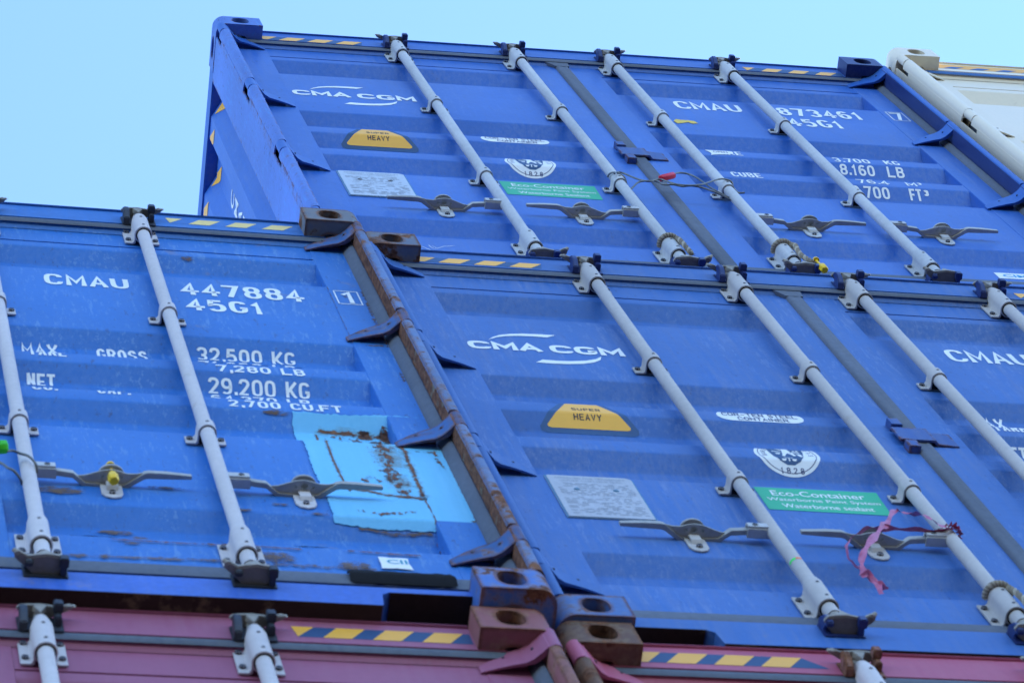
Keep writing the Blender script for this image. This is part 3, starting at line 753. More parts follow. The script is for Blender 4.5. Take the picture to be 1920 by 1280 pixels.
def S(txt, x0, x1, z0, z1, w=.0135, gap=.34):
    """stencil letters with strokes of real width w, the string filling x0..x1, z0..z1"""
    ws = [GW.get(c, 1) for c in txt]; tot = sum(ws) + gap * (len(txt) - 1); u = (x1 - x0) / tot; x = x0; vs, fs = [], []; k = 0
    for c, cw in zip(txt, ws):
        if c != ' ':
            for key in (c, c + 'b', c + 'c'):
                if key not in GL: continue
                kind, *p = GL[key]; ww = u * cw - w; hh = z1 - z0 - w
                q = [(x + w / 2 + (a / 4 if c not in '.,' else a * .2) * max(ww, .001), z0 + w / 2 + b / 6 * hh) for a, b in p]
                if kind != 's': q = chaikin(q, kind == 'R')
                A, f = stroke(q, w, kind == 'R', .48 if kind == 's' else 0); o = len(vs); k += 1
                vs += [(v.x, -.00012 * (k % 4), v.y) for v in A]; fs += [tuple(o + i for i in t) for t in f]
        x += u * (cw + gap)
    return vs, fs, 0
def rot_char(ch, cx, cz, r, deg):
    vs, fs = text_flat(ch, -.0045, .0045, -.006, .006, .0)
    a = math.radians(deg); out = []
    for x, _, z in vs:
        X, Zz = x, z + r; t = a - PI / 2
        out.append((cx + X * math.cos(t) - Zz * math.sin(t), 0, cz + X * math.sin(t) + Zz * math.cos(t)))
    return out, fs
def approval_plate(d, seed, mat, worn):
    mb = MB().mat(mat); rnd = random.Random(seed)
    x0, x1, z0, z1 = .189, .393, .799, 1.081
    pts = [(x0, z0), (x1, z0), (x1, z1 - .012), (x1 - .012, z1), (x0 + .004, z1), (x0, z1 - .004)]
    mb.prism(pts, .0675, .0705, 'y'); mb.mat(sp_teal).prism([(x0 - .004, z0 - .003), (x1 + .004, z0 - .003), (x1 + .004, z1 - .01), (x1 - .012, z1 + .003), (x0 - .004, z1 + .003)], .0693, .0722, 'y')
    mb.mat(sp_teal if worn else BOLT)
    for x in (.245, .339): mb.tube([(x, .068, .986), (x, .0645, .986)], [.008, .005], 10)
    pl = mb.build('approval_plate', d, .0008)
    t = [T('APPROVED FOR TRANSPORT', .205, .375, 1.056, 1.067, -.01), T('UNDER CUSTOMS SEAL', .215, .365, 1.040, 1.050, -.01), T('CSC SAFETY APPROVAL', .215, .370, .944, .953, -.01)]
    z = 1.024
    while z > .815:
        x = .203
        while x < .375:
            w_ = rnd.uniform(.006, .03)
            if rnd.random() < .72 and not (.942 < z < .957): t.append((*polyf([(x, z), (min(x + w_, .383), z), (min(x + w_, .383), z + .0035), (x, z + .0035)]), 0))
            x += w_ + rnd.uniform(.004, .012)
        z -= rnd.choice((.009, .011, .014))
    me = flatmesh('plate_text', t, [flat('engraved_grey', (.25, .28, .34))], 0, lambda z: .0671); put('plate_text', me, pl)
sp_teal = flat('teal_edge_paint', (.04, .20, .36), .5)
def box_digit(ch, x0, x1, z0, z1, m=WHITE):
    t = .0042; q = [(*polyf([(x0, z0), (x1, z0), (x1, z0 + t), (x0, z0 + t)]), 0), (*polyf([(x0, z1 - t), (x1, z1 - t), (x1, z1), (x0, z1)]), 0),
         (*polyf([(x0, z0), (x0 + t * .8, z0), (x0 + t * .8, z1), (x0, z1)]), 0), (*polyf([(x1 - t * .8, z0), (x1, z0), (x1, z1), (x1 - t * .8, z1)]), 0)]
    w_ = x1 - x0; q.append(S(ch, x0 + w_ * (.16 if ch == '7' else .20), x1 - w_ * (.16 if ch == '7' else .10), z0 + .011, z1 - .011, .0125, 0)); return q

# ================================================================ containers
BT = paint('royal_blue_container_paint', (.023, .118, .46), dust=.28, scratch=.16, scol=(.16, .26, .55), rough=.36, var=.10, seed=1)
BTF = paint('royal_blue_frame_paint', (.025, .115, .44), dust=.15, rust=.04, rough=.40, var=.12, seed=2)
NVY = paint('dark_navy_casting_paint', (.014, .030, .14), dust=.1, rough=.4, var=.15, seed=3)
HLD = paint('scuffed_navy_steel', (.024, .075, .28), dust=.3, rust=.16, edge=.5, rough=.45, var=.15, seed=44, rscale=20)  # door blue taken darker, shade of the holder's undersides mixed into the colour
SCR = paint('scuffed_blue_post_paint', (.085, .175, .52), dust=.6, rust=.12, edge=.5, rough=.5, var=.2, scratch=.5, dustcol=(.20, .30, .60), seed=5, rscale=24)
BM_ = paint('dusty_blue_container_paint', (.034, .126, .40), dust=.7, scratch=.22, scol=(.25, .33, .55), rough=.45, var=.10, dustcol=(.21, .26, .42), seed=11)
BMF = paint('dusty_blue_frame_paint', (.036, .122, .38), dust=.5, rust=.05, rough=.5, var=.12, dustcol=(.24, .28, .40), seed=12)
BMC = paint('rust_edged_blue_grey_casting', (.11, .135, .20), dust=.15, rust=.50, edge=1.3, rough=.6, var=.15, seed=13, rscale=12)
BMC2 = paint('chipped_blue_casting', (.06, .145, .38), dust=.3, rust=.60, edge=1.2, rough=.6, var=.25, dustcol=(.3, .33, .4), seed=14, rscale=10)
BA = paint('azure_container_paint', (.022, .150, .50), dust=.30, rust=.20, scratch=.35, scol=(.20, .36, .60), rough=.42, var=.10, dustcol=(.2, .3, .5), seed=21, rscale=6)
BAF = paint('azure_frame_paint', (.030, .145, .45), dust=.3, rust=.16, rough=.5, var=.18, dustcol=(.25, .3, .38), seed=22, rscale=8)
BAR = paint('rusted_blue_post_paint', (.10, .18, .38), dust=.3, rust=.55, edge=.5, rough=.6, var=.3, seed=23, rscale=20)
BAH = paint('dirty_blue_hinge_paint', (.035, .11, .32), dust=.3, rust=.45, edge=.8, rough=.6, var=.25, dustcol=(.2, .22, .25), seed=29, rscale=16)
BAC = paint('rusted_grey_casting', (.15, .16, .19), dust=.15, rust=.66, edge=1.3, rough=.7, var=.15, seed=24, rscale=12, bump=.12)
BAC2 = paint('worn_bright_blue_casting', (.06, .155, .48), dust=.2, rust=.52, edge=1.2, rough=.5, var=.2, seed=25, rscale=12)
BAS = paint('worn_blue_bottom_rail', (.035, .12, .50), dust=.2, rust=.34, rough=.42, var=.25, seed=26, rscale=5)
RSTF = paint('heavy_rust', (.16, .13, .09), dust=.3, rust=1.1, rough=.8, var=.3, seed=27, rscale=22, bump=.15)
RD = paint('faded_maroon_container_paint', (.31, .095, .17), dust=.25, rust=.04, rough=.5, var=.08, dustcol=(.4, .25, .32), seed=31)
RDC = paint('faded_red_casting', (.27, .10, .11), dust=.15, rust=.52, edge=1.2, rough=.65, var=.15, seed=32, rscale=9)
RDC2 = paint('rusted_brown_casting', (.13, .068, .048), dust=.12, rust=.70, edge=.6, rough=.7, var=.2, seed=33, rscale=9, bump=.15)
RD2 = paint('pink_red_container_paint', (.42, .095, .165), dust=.25, rust=.04, rough=.5, var=.08, dustcol=(.5, .3, .35), seed=34)
CR_ = paint('cream_container_paint', (.80, .71, .56), dust=.1, rust=.02, rough=.4, var=.04, dustcol=(.6, .58, .5), seed=41)
PLATE = paint('aluminium_plate', (.50, .55, .62), dust=.3, rough=.4, metal=.2, var=.1, seed=50)
PLATE2 = paint('stained_aluminium_plate', (.46, .48, .54), dust=.5, rust=.20, rough=.5, metal=.1, var=.15, seed=51, rscale=14)
SY = paint('bright_yellow_stripe', (.85, .42, .05), dust=.1, rough=.4, var=.05); SYA = paint('pale_yellow_stripe', (.80, .60, .22), dust=.3, rough=.5, var=.08, dustcol=(.6, .5, .3))
SNV = flat('navy_stripe', (.03, .07, .17), .5)

blue_g = 'blue shipping containers stacked with their doors facing the camera'
red_g = 'red shipping containers one tier below the blue ones'
low_g = 'containers lower in the stack, below the frame'
tilt = .0007
T_, tl, tr = container((-.0804, .0408, 2.899), -.0083, .0013, .0007, dict(label='clean royal blue container at the top of the stack, numbered 873461 7', group=blue_g,
    paint=BT, frame=BTF, castmats={(0, 1): SCR, (1, 1): NVY}, postmats={0: SCR}, keeper=NVY, rod=ROD, sz=(2.779, 2.829), sl=.5208, holdermat=HLD, deep=True, channel=NVY))
TS = dict(_w=None)
M_, ml, mr = container((0, 0, 0), 0, 0, 0, dict(label='dusty blue container right below the topmost blue one, pink ribbon on its locking bar', group=blue_g,
    paint=BM_, frame=BMF, castmats={(0, 1): BMC, (0, 0): BMC2}, rod=ROD2, keeper=NVY, holdermat=HLD, sz=(2.788, 2.835), sl=.5167, postmats={0: BMF}))
A_, al, ar = container((-2.454, -.0803, -.0348), .0058, -.0024, 0, dict(label='worn azure blue container numbered 447884 1 with a light blue rusty repair patch', group=blue_g,
    paint=BA, frame=BAF, castmats={(1, 1): BAC, (1, 0): BAC2}, postmats={1: BAR}, rod=ROD3, sill=.100, sillmat=BAS, channel=RSTF, hingemat=BAH, keeper=BOLT, dz=(.0068, .004, .005, .0150), hub=.70,
    sz=(2.812, 2.860), sr=1.904, syel=SYA, sdark=BAF))
RL_, rll, rlr = container((-2.4725, -.0386, -2.9354), .0058, 0, 0, dict(label='faded maroon container directly below the worn azure blue one', group=red_g,
    paint=RD, frame=RD, castmats={(1, 1): RDC}, postmats={1: RDC}, rod=ROD3, sz=(2.802, 2.856), sr=1.907, syel=SY, sdark=SNV, keeper=BOLT, dz=(.0, 0, 0, 0)))
RR_, rrl, rrr = container((-.0093, .0118, -2.8993), 0, 0, 0, dict(label='pink-red container with a rusty brown corner, below the dusty blue one', group=red_g,
    paint=RD2, frame=RD2, castmats={(0, 1): RDC2}, postmats={0: RDC2}, rod=ROD3, sz=(2.802, 2.858), sl=.475 + .047, syel=SY, sdark=SNV, tail=True, keeper=RDC))
W_, wl, wr = container((2.385, -.0189, 2.9317), -.0083, .0013, 0, dict(label='cream white container at the right end of the top row', group='white containers', paint=CR_, frame=CR_, rod=ROD,
    sz=(2.80, 2.852), cream=True, topseal=flat('blue_band', (.035, .12, .34), .5)))

# ---- marks of the top box
left_door_marks(tl)
approval_plate(tl, 5, PLATE, False)
decal('owner_code', tr, [S('CMAU', 1.527, 1.762, 2.217, 2.323, .0150, .12)], [WHITE])
decal('serial_number', tr, [S('873461', 1.893, 2.194, 2.214, 2.319, .0150, .20), S('45G1', 1.889, 2.084, 2.064, 2.168, .0150, .20)], [WHITE])
decal('check_digit', tr, box_digit('7', 2.302, 2.364, 2.228, 2.352), [WHITE], .003)
decal('weight_marks', tr, [S('TARE', 1.497, 1.604, 1.593, 1.643, .0074, .20), S('CUBE', 1.499, 1.599, 1.309, 1.366, .0074, .20),
    S('3.700', 1.912, 2.038, 1.588, 1.640, .0074, .20), S('KG', 2.088, 2.140, 1.590, 1.640, .0074, .20), S('8.160', 1.922, 2.040, 1.531, 1.573, .0074, .20), S('LB', 2.083, 2.141, 1.531, 1.573, .0074, .20),
    S('76.4', 1.918, 2.025, 1.318, 1.366, .0074, .20), S('M', 2.082, 2.118, 1.318, 1.362, .0074, .20), S('3', 2.124, 2.138, 1.340, 1.364, .0074, .20),
    S('2.700', 1.885, 2.010, 1.248, 1.293, .0074, .20), S('FT', 2.077, 2.118, 1.248, 1.293, .0074, .20), S('3', 2.126, 2.143, 1.268, 1.291, .0074, .20)], [WHITE])
decal('torn_sticker', tr, [(*polyf(ragged([(1.484, 1.644), (1.500, 1.642), (1.512, 1.652), (1.566, 1.650), (1.572, 1.612), (1.560, 1.602), (1.490, 1.578), (1.496, 1.60)], .002, .01, 4)), 0), ], [WHITE], .0013)
decal('torn_sticker_text', tr, [T('OPEN', 1.507, 1.556, 1.611, 1.633, .0)], [NAVYINK], .0017)
decal('sticker_scrap', tr, [(*polyf(ragged([(1.466, 2.021), (1.481, 2.052), (1.4986, 2.045), (1.524, 2.046), (1.541, 2.040), (1.550, 2.010), (1.531, 2.0), (1.517, 2.018), (1.500, 2.006), (1.474, 1.992)], .0025, .008, 3)), 0)], [flat('yellow_vinyl', (.75, .52, .06))], .0015)
decal('maker_sticker', tr, [(*polyf([(2.055, .262), (2.20, .262), (2.20, .322), (2.055, .322)]), 0)], [WHITE], .001)
decal('maker_sticker_text', tr, [T('CIMC', 2.075, 2.185, .278, .306, .02)], [flat('cyan_ink', (.02, .30, .62))], .0015)
ck = []
for pl in ([(.318, .273), (.331, .252), (.343, .229)], [(.342, .290), (.345, .270), (.352, .25), (.360, .262)], [(.352, .283), (.362, .258), (.385, .284), (.42, .296)], [(.300, .47), (.318, .505), (.33, .48), (.345, .50), (.36, .49)]):
    ck.append((*strip(pl, .0022), 0))
decal('chalk_scribble', tl, ck, [WHITE])
# side of the top box: stacked code letters and hazard chips near the top rail
def wall_f(y):
    y2 = (y - .208) % .278 + .208
    for (a, xa), (b, xb) in zip([(.208, .046), (.27, .046), (.338, .010), (.41, .010), (.478, .046), (.487, .046)], [(.27, .046), (.338, .010), (.41, .010), (.478, .046), (.487, .046), (.6, .046)]):
        if a <= y2 <= b: return xa + (xb - xa) * (y2 - a) / (b - a)
    return .046
def wall_decal(name, parent, pieces, mat):
    """pieces in (-y, z)"""
    mb = MB().mat(mat)
    for vs, fs, _ in pieces: mb.add(vs, fs)
    me = bpy.data.meshes.new(name); me.from_pydata(mb.v, [], mb.f); me.materials.append(mat)
    bm = bmesh.new(); bm.from_mesh(me); br = [.27, .338, .41, .478, .548, .616, .688, .756, .826, .894]
    for b in br: bmesh.ops.bisect_plane(bm, geom=bm.verts[:] + bm.edges[:] + bm.faces[:], plane_co=(-b, 0, 0), plane_no=(1, 0, 0))
    for v in bm.verts:
        y = -v.co.x; v.co = Vector((wall_f(y) - .0015, y, v.co.z))
    bm.to_mesh(me); bm.free(); return put(name, me, parent)
tw = [o for o in T_.children if o.name.startswith('side_wall')][0]
wall_decal('side_code_letters', tw, [T(c, -.535, -.475, 2.27 - k * .112, 2.27 - k * .112 + .085, .012) for k, c in enumerate('CMAU873461')], WHITE)
chips = [(*polyf([(-.27 - k * .13, 2.66), (-.22 - k * .13, 2.66), (-.27 - k * .13 + .0, 2.76), (-.32 - k * .13, 2.76)]), 0) for k in range(5)]
wall_decal('side_hazard_stripes', tw, chips, YEL)

# ---- marks of the middle box
left_door_marks(ml, 'sealant')
approval_plate(ml, 8, PLATE2, True)
decal('owner_code', mr, [S('CMAU', 1.530, 1.765, 2.203, 2.308, .0150, .12)], [WHITE])
decal('weight_marks', mr, [S('MAX', 1.461, 1.548, 1.748, 1.806, .0074, .20), S('TARE', 1.465, 1.555, 1.612, 1.660, .0074, .20), S('NET', 1.46, 1.525, 1.500, 1.545, .0074, .20)], [WHITE])

# ---- marks, repairs and rust of the azure box
decal('owner_code', ar, [S('CMAU', 1.540, 1.757, 2.228, 2.320, .0140, .16)], [WHITE])
decal('serial_number', ar, [S('447884', 1.889, 2.209, 2.214, 2.318, .0145, .20), S('45G1', 1.890, 2.090, 2.077, 2.176, .0150, .20)], [WHITE])
decal('check_digit', ar, box_digit('1', 2.296, 2.361, 2.213, 2.333), [WHITE], .003)
rows = [('32,500 KG', 1.888, 2.133, 1.778), ('71,650 LB', 1.888, 2.130, 1.7210), ('3,300 KG', 1.912, 2.133, 1.645), ('7,280 LB', 1.912, 2.128, 1.5785), ('29,200 KG', 1.888, 2.134, 1.512), ('64,370 LB', 1.890, 2.130, 1.4540), ('76.4 CU.M', 1.912, 2.150, 1.379), ('2,700 CU.FT', 1.912, 2.182, 1.3085)]
decal('weight_marks', ar, [S(a, b, c, z, z + .047, .0074, .20) for a, b, c, z in rows] + [S('MAX', 1.457, 1.545, 1.748, 1.806, .0074, .20), S('GROSS', 1.640, 1.764, 1.740, 1.803, .0074, .20), S('TARE', 1.462, 1.554, 1.617, 1.672, .0074, .20),
    S('NET', 1.455, 1.522, 1.494, 1.541, .0074, .20), S('CU.', 1.455, 1.512, 1.348, 1.396, .0074, .20), S('CAP.', 1.607, 1.682, 1.348, 1.396, .0074, .20)], [WHITE])
LB = paint('light_blue_touch_up_paint', (.15, .50, .80), dust=.6, dustcol=(.30, .66, .92), rust=.12, rough=.5, var=.06, seed=61, rscale=12)
patch = [(2.058, 1.297), (2.059, 1.18), (2.056, 1.03), (2.054, .90), (2.057, .75), (2.060, .562), (2.087, .559), (2.14, .553), (2.280, .552), (2.288, .562), (2.374, .564), (2.376, .70), (2.376, 1.30), (2.290, 1.301), (2.178, 1.293)]
decal('repair_paint_patch', ar, [(*polyf(ragged(patch, .0025, .007, 6)), 0)], [LB], .0027, 'light blue brushed repair paint with rust lines')
def fdecal(name, parent, pieces, mat, off): return put(name, flatmesh(name, pieces, [mat], off, prof, True), parent)
R1 = speckle('flaking_rust', None, .32, 85, 3); R2 = speckle('scattered_rust_spots', None, .405, 50, 8, (1.5, 1, .8)); R3 = speckle('brown_stain', (.17, .105, .06), .34, 45, 5, (1, 1, 2.2), .12, .85); R4 = speckle('thin_rust_line', None, .30, 50, 12, (1, 1, 1), .08)
RH = speckle('rust_halo', (.36, .36, .26), .20, 24, 6, (1, 1, 1.4), .3, .40)
L_top = [(2.105, 1.243), (2.15, 1.246), (2.19, 1.243), (2.232, 1.240), (2.282, 1.236)]; L_l = [(2.110, 1.245), (2.110, 1.06), (2.108, .97), (2.110, .866), (2.113, .80), (2.120, .735)]
L_r = [(2.279, 1.255), (2.283, 1.09), (2.286, 1.04), (2.284, .92), (2.282, .81), (2.281, .71)]; L_b = [(2.115, .758), (2.16, .75), (2.20, .728), (2.242, .724), (2.288, .716)]
fdecal('rust_stain', ar, [fstrip(L_top, .05), fstrip(L_l, .022), fstrip(L_r, .036), fstrip(L_b, .045), fblob(2.245, 1.0, .055, .14, 4), fblob(2.24, .82, .04, .09, 5)], RH, .0032)
fdecal('rust_stain', ar, [fstrip(L_top, .034, 1), fstrip(L_l, .013, 2), fstrip(L_r, .024, 3), fstrip(L_b, .032, 4), fstrip([(2.281, .72), (2.2835, .66), (2.284, .60), (2.284, .54), (2.283, .44), (2.284, .385)], .010, 5), fblob(2.225, 1.235, .03, .03, 8), fblob(2.272, 1.235, .018, .05, 9)], R1, .0036)
fdecal('rust_stain', ar, [fstrip([(2.235, 1.22), (2.232, 1.10), (2.238, 1.0), (2.228, .90), (2.236, .80), (2.25, .70)], .135, 4, .02), fstrip([(2.13, 1.235), (2.18, 1.20), (2.25, 1.19), (2.285, 1.16)], .13, 6, .02), fstrip([(2.14, .80), (2.18, .84), (2.22, .80)], .12, 7, .02), fstrip([(2.10, .62), (2.16, .60), (2.25, .63), (2.275, .60)], .07, 8, .02), fstrip([(2.36, 1.1), (2.355, 1.0), (2.365, .9)], .03, 9, .02)], R2, .0039)
fdecal('rust_stain', ar, [fstrip([(2.10, .553), (2.14, .549), (2.18, .543), (2.22, .541), (2.282, .549)], .034, 6), fstrip([(2.372, .60), (2.366, .50), (2.370, .42), (2.362, .30)], .05, 7),
    fstrip([(2.3745, 2.35), (2.370, 2.1), (2.372, 1.9), (2.368, 1.75), (2.372, 1.4)], .026, 8), fstrip([(2.30, 1.862), (2.33, 1.858), (2.372, 1.862)], .035, 9), fstrip([(2.30, 1.045), (2.33, 1.043), (2.372, 1.04)], .03, 9)], R3, .0034)
wl_ = [fstrip([(2.284, 2.57), (2.2855, 2.40), (2.2845, 2.1), (2.285, 1.86)], .006, 1), fstrip([(2.284, 1.86), (2.285, 1.66)], .009, 2), fstrip([(2.284, 1.58), (2.285, 1.38)], .010, 3), fstrip([(2.284, 1.29), (2.284, 1.22)], .008, 3)]
for x0, z0, w_, h_ in ((1.58, .50, .07, .022), (1.63, .467, .035, .02), (1.47, .645, .09, .04), (1.70, .70, .06, .012), (1.53, .395, .08, .016), (1.98, .385, .06, .014), (1.46, 2.44, .06, .020), (1.50, 2.45, .03, .012), (1.70, .415, .02, .02), (1.60, .34, .03, .012), (1.94, 2.57, .03, .012), (2.02, 1.29, .05, .012), (1.95, .63, .03, .012), (1.86, .585, .04, .010), (2.03, .585, .04, .012), (2.33, 2.50, .012, .03), (2.30, 2.44, .010, .016), (2.325, 2.28, .014, .012)):
    wl_.append(fblob(x0, z0, w_, h_, int(x0 * 99)))
fdecal('rust_stain', ar, wl_, R3, .0031)
fdecal('rust_stain', ar, [fstrip([(1.55, .357), (1.70, .354), (1.85, .358), (1.97, .354)], .016, 5), fstrip([(2.05, .360), (2.10, .357), (2.16, .352), (2.225, .352)], .018, 6), fstrip([(1.44, .43), (1.50, .432), (1.58, .428)], .012, 6)], R4, .0036)
fdecal('rust_stain', ar, [fstrip([(1.44, .25), (1.62, .256), (1.80, .262), (1.98, .255), (2.12, .258)], .05, 4), fblob(1.90, .30, .07, .05, 3), fblob(2.06, .27, .06, .04, 5)], R3, .0032)
decal('torn_maker_sticker', ar, [(*polyf(ragged([(2.119, .331), (2.183, .328), (2.180, .30), (2.186, .262), (2.150, .268), (2.118, .264)], .0015, .008, 2)), 0)], [WHITE], .0036)
decal('torn_maker_sticker_text', ar, [T('CII', 2.134, 2.178, .293, .317, .02)], [flat('teal_ink', (.05, .30, .42))], .0042)
tp = MB().mat(BLK); pts = [(2.039, .212), (2.09, .214), (2.16, .218), (2.24, .214), (2.262, .19), (2.25, .165), (2.19, .163), (2.10, .150), (2.030, .156)]
vs = []; rr_ = random.Random(5)
for k in range(24):
    x = 2.035 + k * .0098; w_ = rr_.uniform(-.0025, .0025); en = min(1, .75 + min(k, 23 - k) * .25)
    vs += [(x, .060 + w_ * .4, .178 - .028 * en + w_), (x, .062 - .012 * en + w_ * .5, .180), (x, .062 - .009 * en, .195 + .010 * en + w_), (x, .066, .216)]
tp.add(vs, [(k * 4 + j, k * 4 + j + 1, k * 4 + 5 + j, k * 4 + 4 + j) for k in range(23) for j in range(3)]); tp.build('torn_seal_strip', A_, angle=60, label='torn black rubber strip hanging from the seal')
# paint marks on rods
mk = MB().mat(flat('green_paint_mark', (.05, .75, .12))); 
def arc(mb, x, z, r, a0, a1, h=.010, sl=0):
    n = 10; vs = []
    for k in range(n + 1):
        a = math.radians(a0 + (a1 - a0) * k / n); vs += [(x + r * math.cos(a), YA - r * math.sin(a), z + sl * k), (x + r * math.cos(a), YA - r * math.sin(a), z + h + sl * k)]
    mb.add(vs, [(2 * k, 2 * k + 2, 2 * k + 3, 2 * k + 1) for k in range(n)])
arc(mk, .6357, .463, .0169, 180, 110); mk.mat(flat('orange_paint_mark', (.85, .22, .10))); arc(mk, .6357, .463, .0169, 110, 60)
mrod = [o for o in M_.children if o.name.startswith('locking_bar')]
o = mk.build('paint_mark', M_)

# ================================================================ loose things hung on the doors
def W2(root, pts): return [root.matrix_world @ Vector(p) for p in pts]
bpy.context.view_layer.update()
def smooth(pts, n=6):
    P = [Vector(p) for p in pts]; out = []
    for i in range(len(P) - 1):
        a, b, c, d = P[max(i - 1, 0)], P[i], P[i + 1], P[min(i + 2, len(P) - 1)]
        for k in range(n):
            t = k / n; out.append(.5 * ((2 * b) + (c - a) * t + (2 * a - 5 * b + 4 * c - d) * t * t + (3 * b - a - 3 * c + d) * t ** 3))
    out.append(P[-1]); return out
def thing(name, at, label, cat, group=None):
    e = bpy.data.objects.new(name, None); sc.collection.objects.link(e); e.location = at; e.empty_display_size = .05
    tag(e, label, cat, group); return e
def wpart(mb, name, root, bevel=0, angle=40):
    at = root.location; mb.v = [tuple(Vector(v) - at) for v in mb.v]; return mb.build(name, root, bevel, angle=angle)
CABLE = flat('steel_cable', (.16, .17, .18), .45, .6, .2)
# red cable seal
a = W2(T_, [(1.0400, .012, 1.02), (1.0601, .016, 1.0564), (1.0803, .018, 1.0468), (1.098, .018, 1.0086), (1.1155, .016, .9707), (1.1378, .014, .9547), (1.1732, .012, .9804), (1.1967, .012, .9536), (1.2201, .012, .9269), (1.2567, .012, .9251), (1.2992, .013, .9481), (1.3315, .016, .9898), (1.3616, .015, 1.0214), (1.39, .014, 1.0387), (1.418, .020, 1.036), (1.424, .038, 1.03)])
b = W2(T_, [(1.0583, .034, .8895), (1.0842, .025, .9293), (1.1045, .018, .9544), (1.1411, .016, .9693), (1.1628, .016, .9671), (1.1778, .017, .9357), (1.2073, .015, .9352), (1.2334, .015, .9201), (1.2669, .016, .937), (1.3036, .02, .9352), (1.3411, .026, .906), (1.386, .045, .90)])
c = W2(T_, [(1.2353, .014, 1.081 - .03), (1.2518, .016, 1.086), (1.2769, .018, 1.100), (1.2965, .019, 1.0925), (1.3115, .020, 1.0625), (1.3228, .022, 1.0158), (1.3306, .022, .9548), (1.3433, .024, .923), (1.386, .044, .925)])
e_ = W2(T_, [(1.4172, .030, .9972), (1.4203, .032, .9494), (1.4394, .030, .9438)])
ring1 = W2(T_, [(1.0581 + .0225 * math.cos(t), YA - .0225 * math.sin(t), 1.052 - .03 * math.cos(t)) for t in [math.radians(x) for x in range(180, -10, -20)]])
s = thing('cable_seal', W2(T_, [(1.2, .012, 1.0)])[0], 'red tagged wire cable seal strung between the two middle bars of the top blue container', 'cable seal')
mb = MB().mat(CABLE)
for p in (a, b, c, e_, ring1): mb.tube(smooth(p), .0030, 8)
wpart(mb, 'wire', s)
t0, t1 = W2(T_, [(1.180, .012, .990), (1.233, .012, 1.040)])
mb = MB().mat(flat('red_seal_plastic', (.62, .02, .05), .35)); d = (t1 - t0).normalized()
mb.tube([t0, t0 + d * .003, t1 - d * .003, t1], [.009, .0115, .0115, .010], 6); wpart(mb, 'tag', s, .001)
# green cable seal on the azure box
s = thing('cable_seal', W2(A_, [(1.34, 0, .70)])[0], 'bright green tag seal with wire at the left edge, on the worn azure container', 'cable seal')
mb = MB().mat(CABLE)
for p in ([(1.355, .006, .70), (1.37, .008, .712), (1.3851, .012, .7077), (1.403, .012, .6918), (1.4177, .022, .672), (1.422, .04, .665)], [(1.30, .012, .67), (1.3388, .012, .6401), (1.3534, .014, .6158), (1.366, .016, .6042), (1.380, .03, .598), (1.386, .045, .60)]):
    mb.tube(smooth(W2(A_, p)), .0030, 8)
wpart(mb, 'wire', s)
t0, t1 = W2(A_, [(1.318, .0, .700), (1.356, .0, .712)]); mb = MB().mat(flat('green_seal_plastic', (.05, .55, .02), .35))
d = (t1 - t0).normalized(); mb.tube([t0, t0 + d * .004, t1 - d * .004, t1], [.013, .016, .016, .013], 8); mb.mat(BLACKINK)
q = (t0 + t1) / 2; mb.tube([q + Vector((0, -.013, -.003)), q + Vector((0, -.0165, -.003))], .004, 8); wpart(mb, 'tag', s, .001)
# yellow bolt seals
def bolt_seal(root, p, label):
    s = thing('bolt_seal', W2(root, [p])[0], label, 'bolt seal', 'yellow bolt seals'); m = flat('yellow_seal_plastic', (.85, .55, .01), .35)
    mb = MB().mat(m); x, y, z = p
    mb.tube(W2(root, [(x, y, z), (x, y, z - .018), (x, y, z - .046), (x, y, z - .052)]), [.006, .0125, .0125, .010], 6); wpart(mb, 'lock_body', s, .001)
    mb = MB().mat(m).tube(W2(root, [(x, y, z + .045), (x, y, z - .004)]), .0042, 10).tube(W2(root, [(x, y, z + .045), (x, y, z + .053)]), .010, 12); wpart(mb, 'pin', s)
bolt_seal(A_, (1.5850, YA - .001, .690), 'yellow bolt seal hanging in the handle catch of the worn azure container')
bolt_seal(T_, (1.448, .012, .085), 'small yellow bolt seal at the foot of a bar of the topmost blue container')
# ropes
def rope(root, pts, tail, label):
    s = thing('rope_tie', W2(root, [pts[0]])[0], label, 'rope', 'frayed rope ties round the bar ends'); m = paint('frayed_rope', (.22, .19, .155), dust=.3, rough=.95, var=.3, dustcol=(.34, .31, .27), seed=70); m_lt = paint('pale_rope_strand', (.42, .38, .32), dust=.3, rough=.95, var=.3, seed=71)
    mb = MB().mat(m)
    for path in (pts, tail):
        if not path: continue
        q = smooth(W2(root, path), 10); 
        for st in range(3):
            tw = []; mb.mat(m if st else m_lt)
            for i, p in enumerate(q):
                d = (q[min(i + 1, len(q) - 1)] - q[max(i - 1, 0)]).normalized(); u = d.orthogonal().normalized(); v = d.cross(u); a = i * .62 + st * 2 * PI / 3
                tw.append(p + (u * math.cos(a) + v * math.sin(a)) * .0044)
            mb.tube(tw, .0040, 6)
    # loose fibres
    rnd = random.Random(4); q = W2(root, (tail or pts))[-1]
    for k in range(8): mb.tube([q, q + Vector((rnd.uniform(-.01, .012), rnd.uniform(-.006, .006), rnd.uniform(-.022, -.004)))], [.0016, .0006], 4)
    wpart(mb, 'rope', s)
def ring(x, z, a0=200, a1=-10, sl=.0): return [(x + .027 * math.cos(math.radians(t)), YA - .027 * math.sin(math.radians(t)), z + sl * (a0 - t) / 200) for t in range(a0, a1, -15)]
rope(T_, ring(1.0581, .335, sl=-.01), [(1.0775, .020, .325), (1.079, .016, .29), (1.079, .014, .24), (1.083, .018, .19), (1.085, .020, .165)], 'frayed rope wound round the second bar of the top blue container')
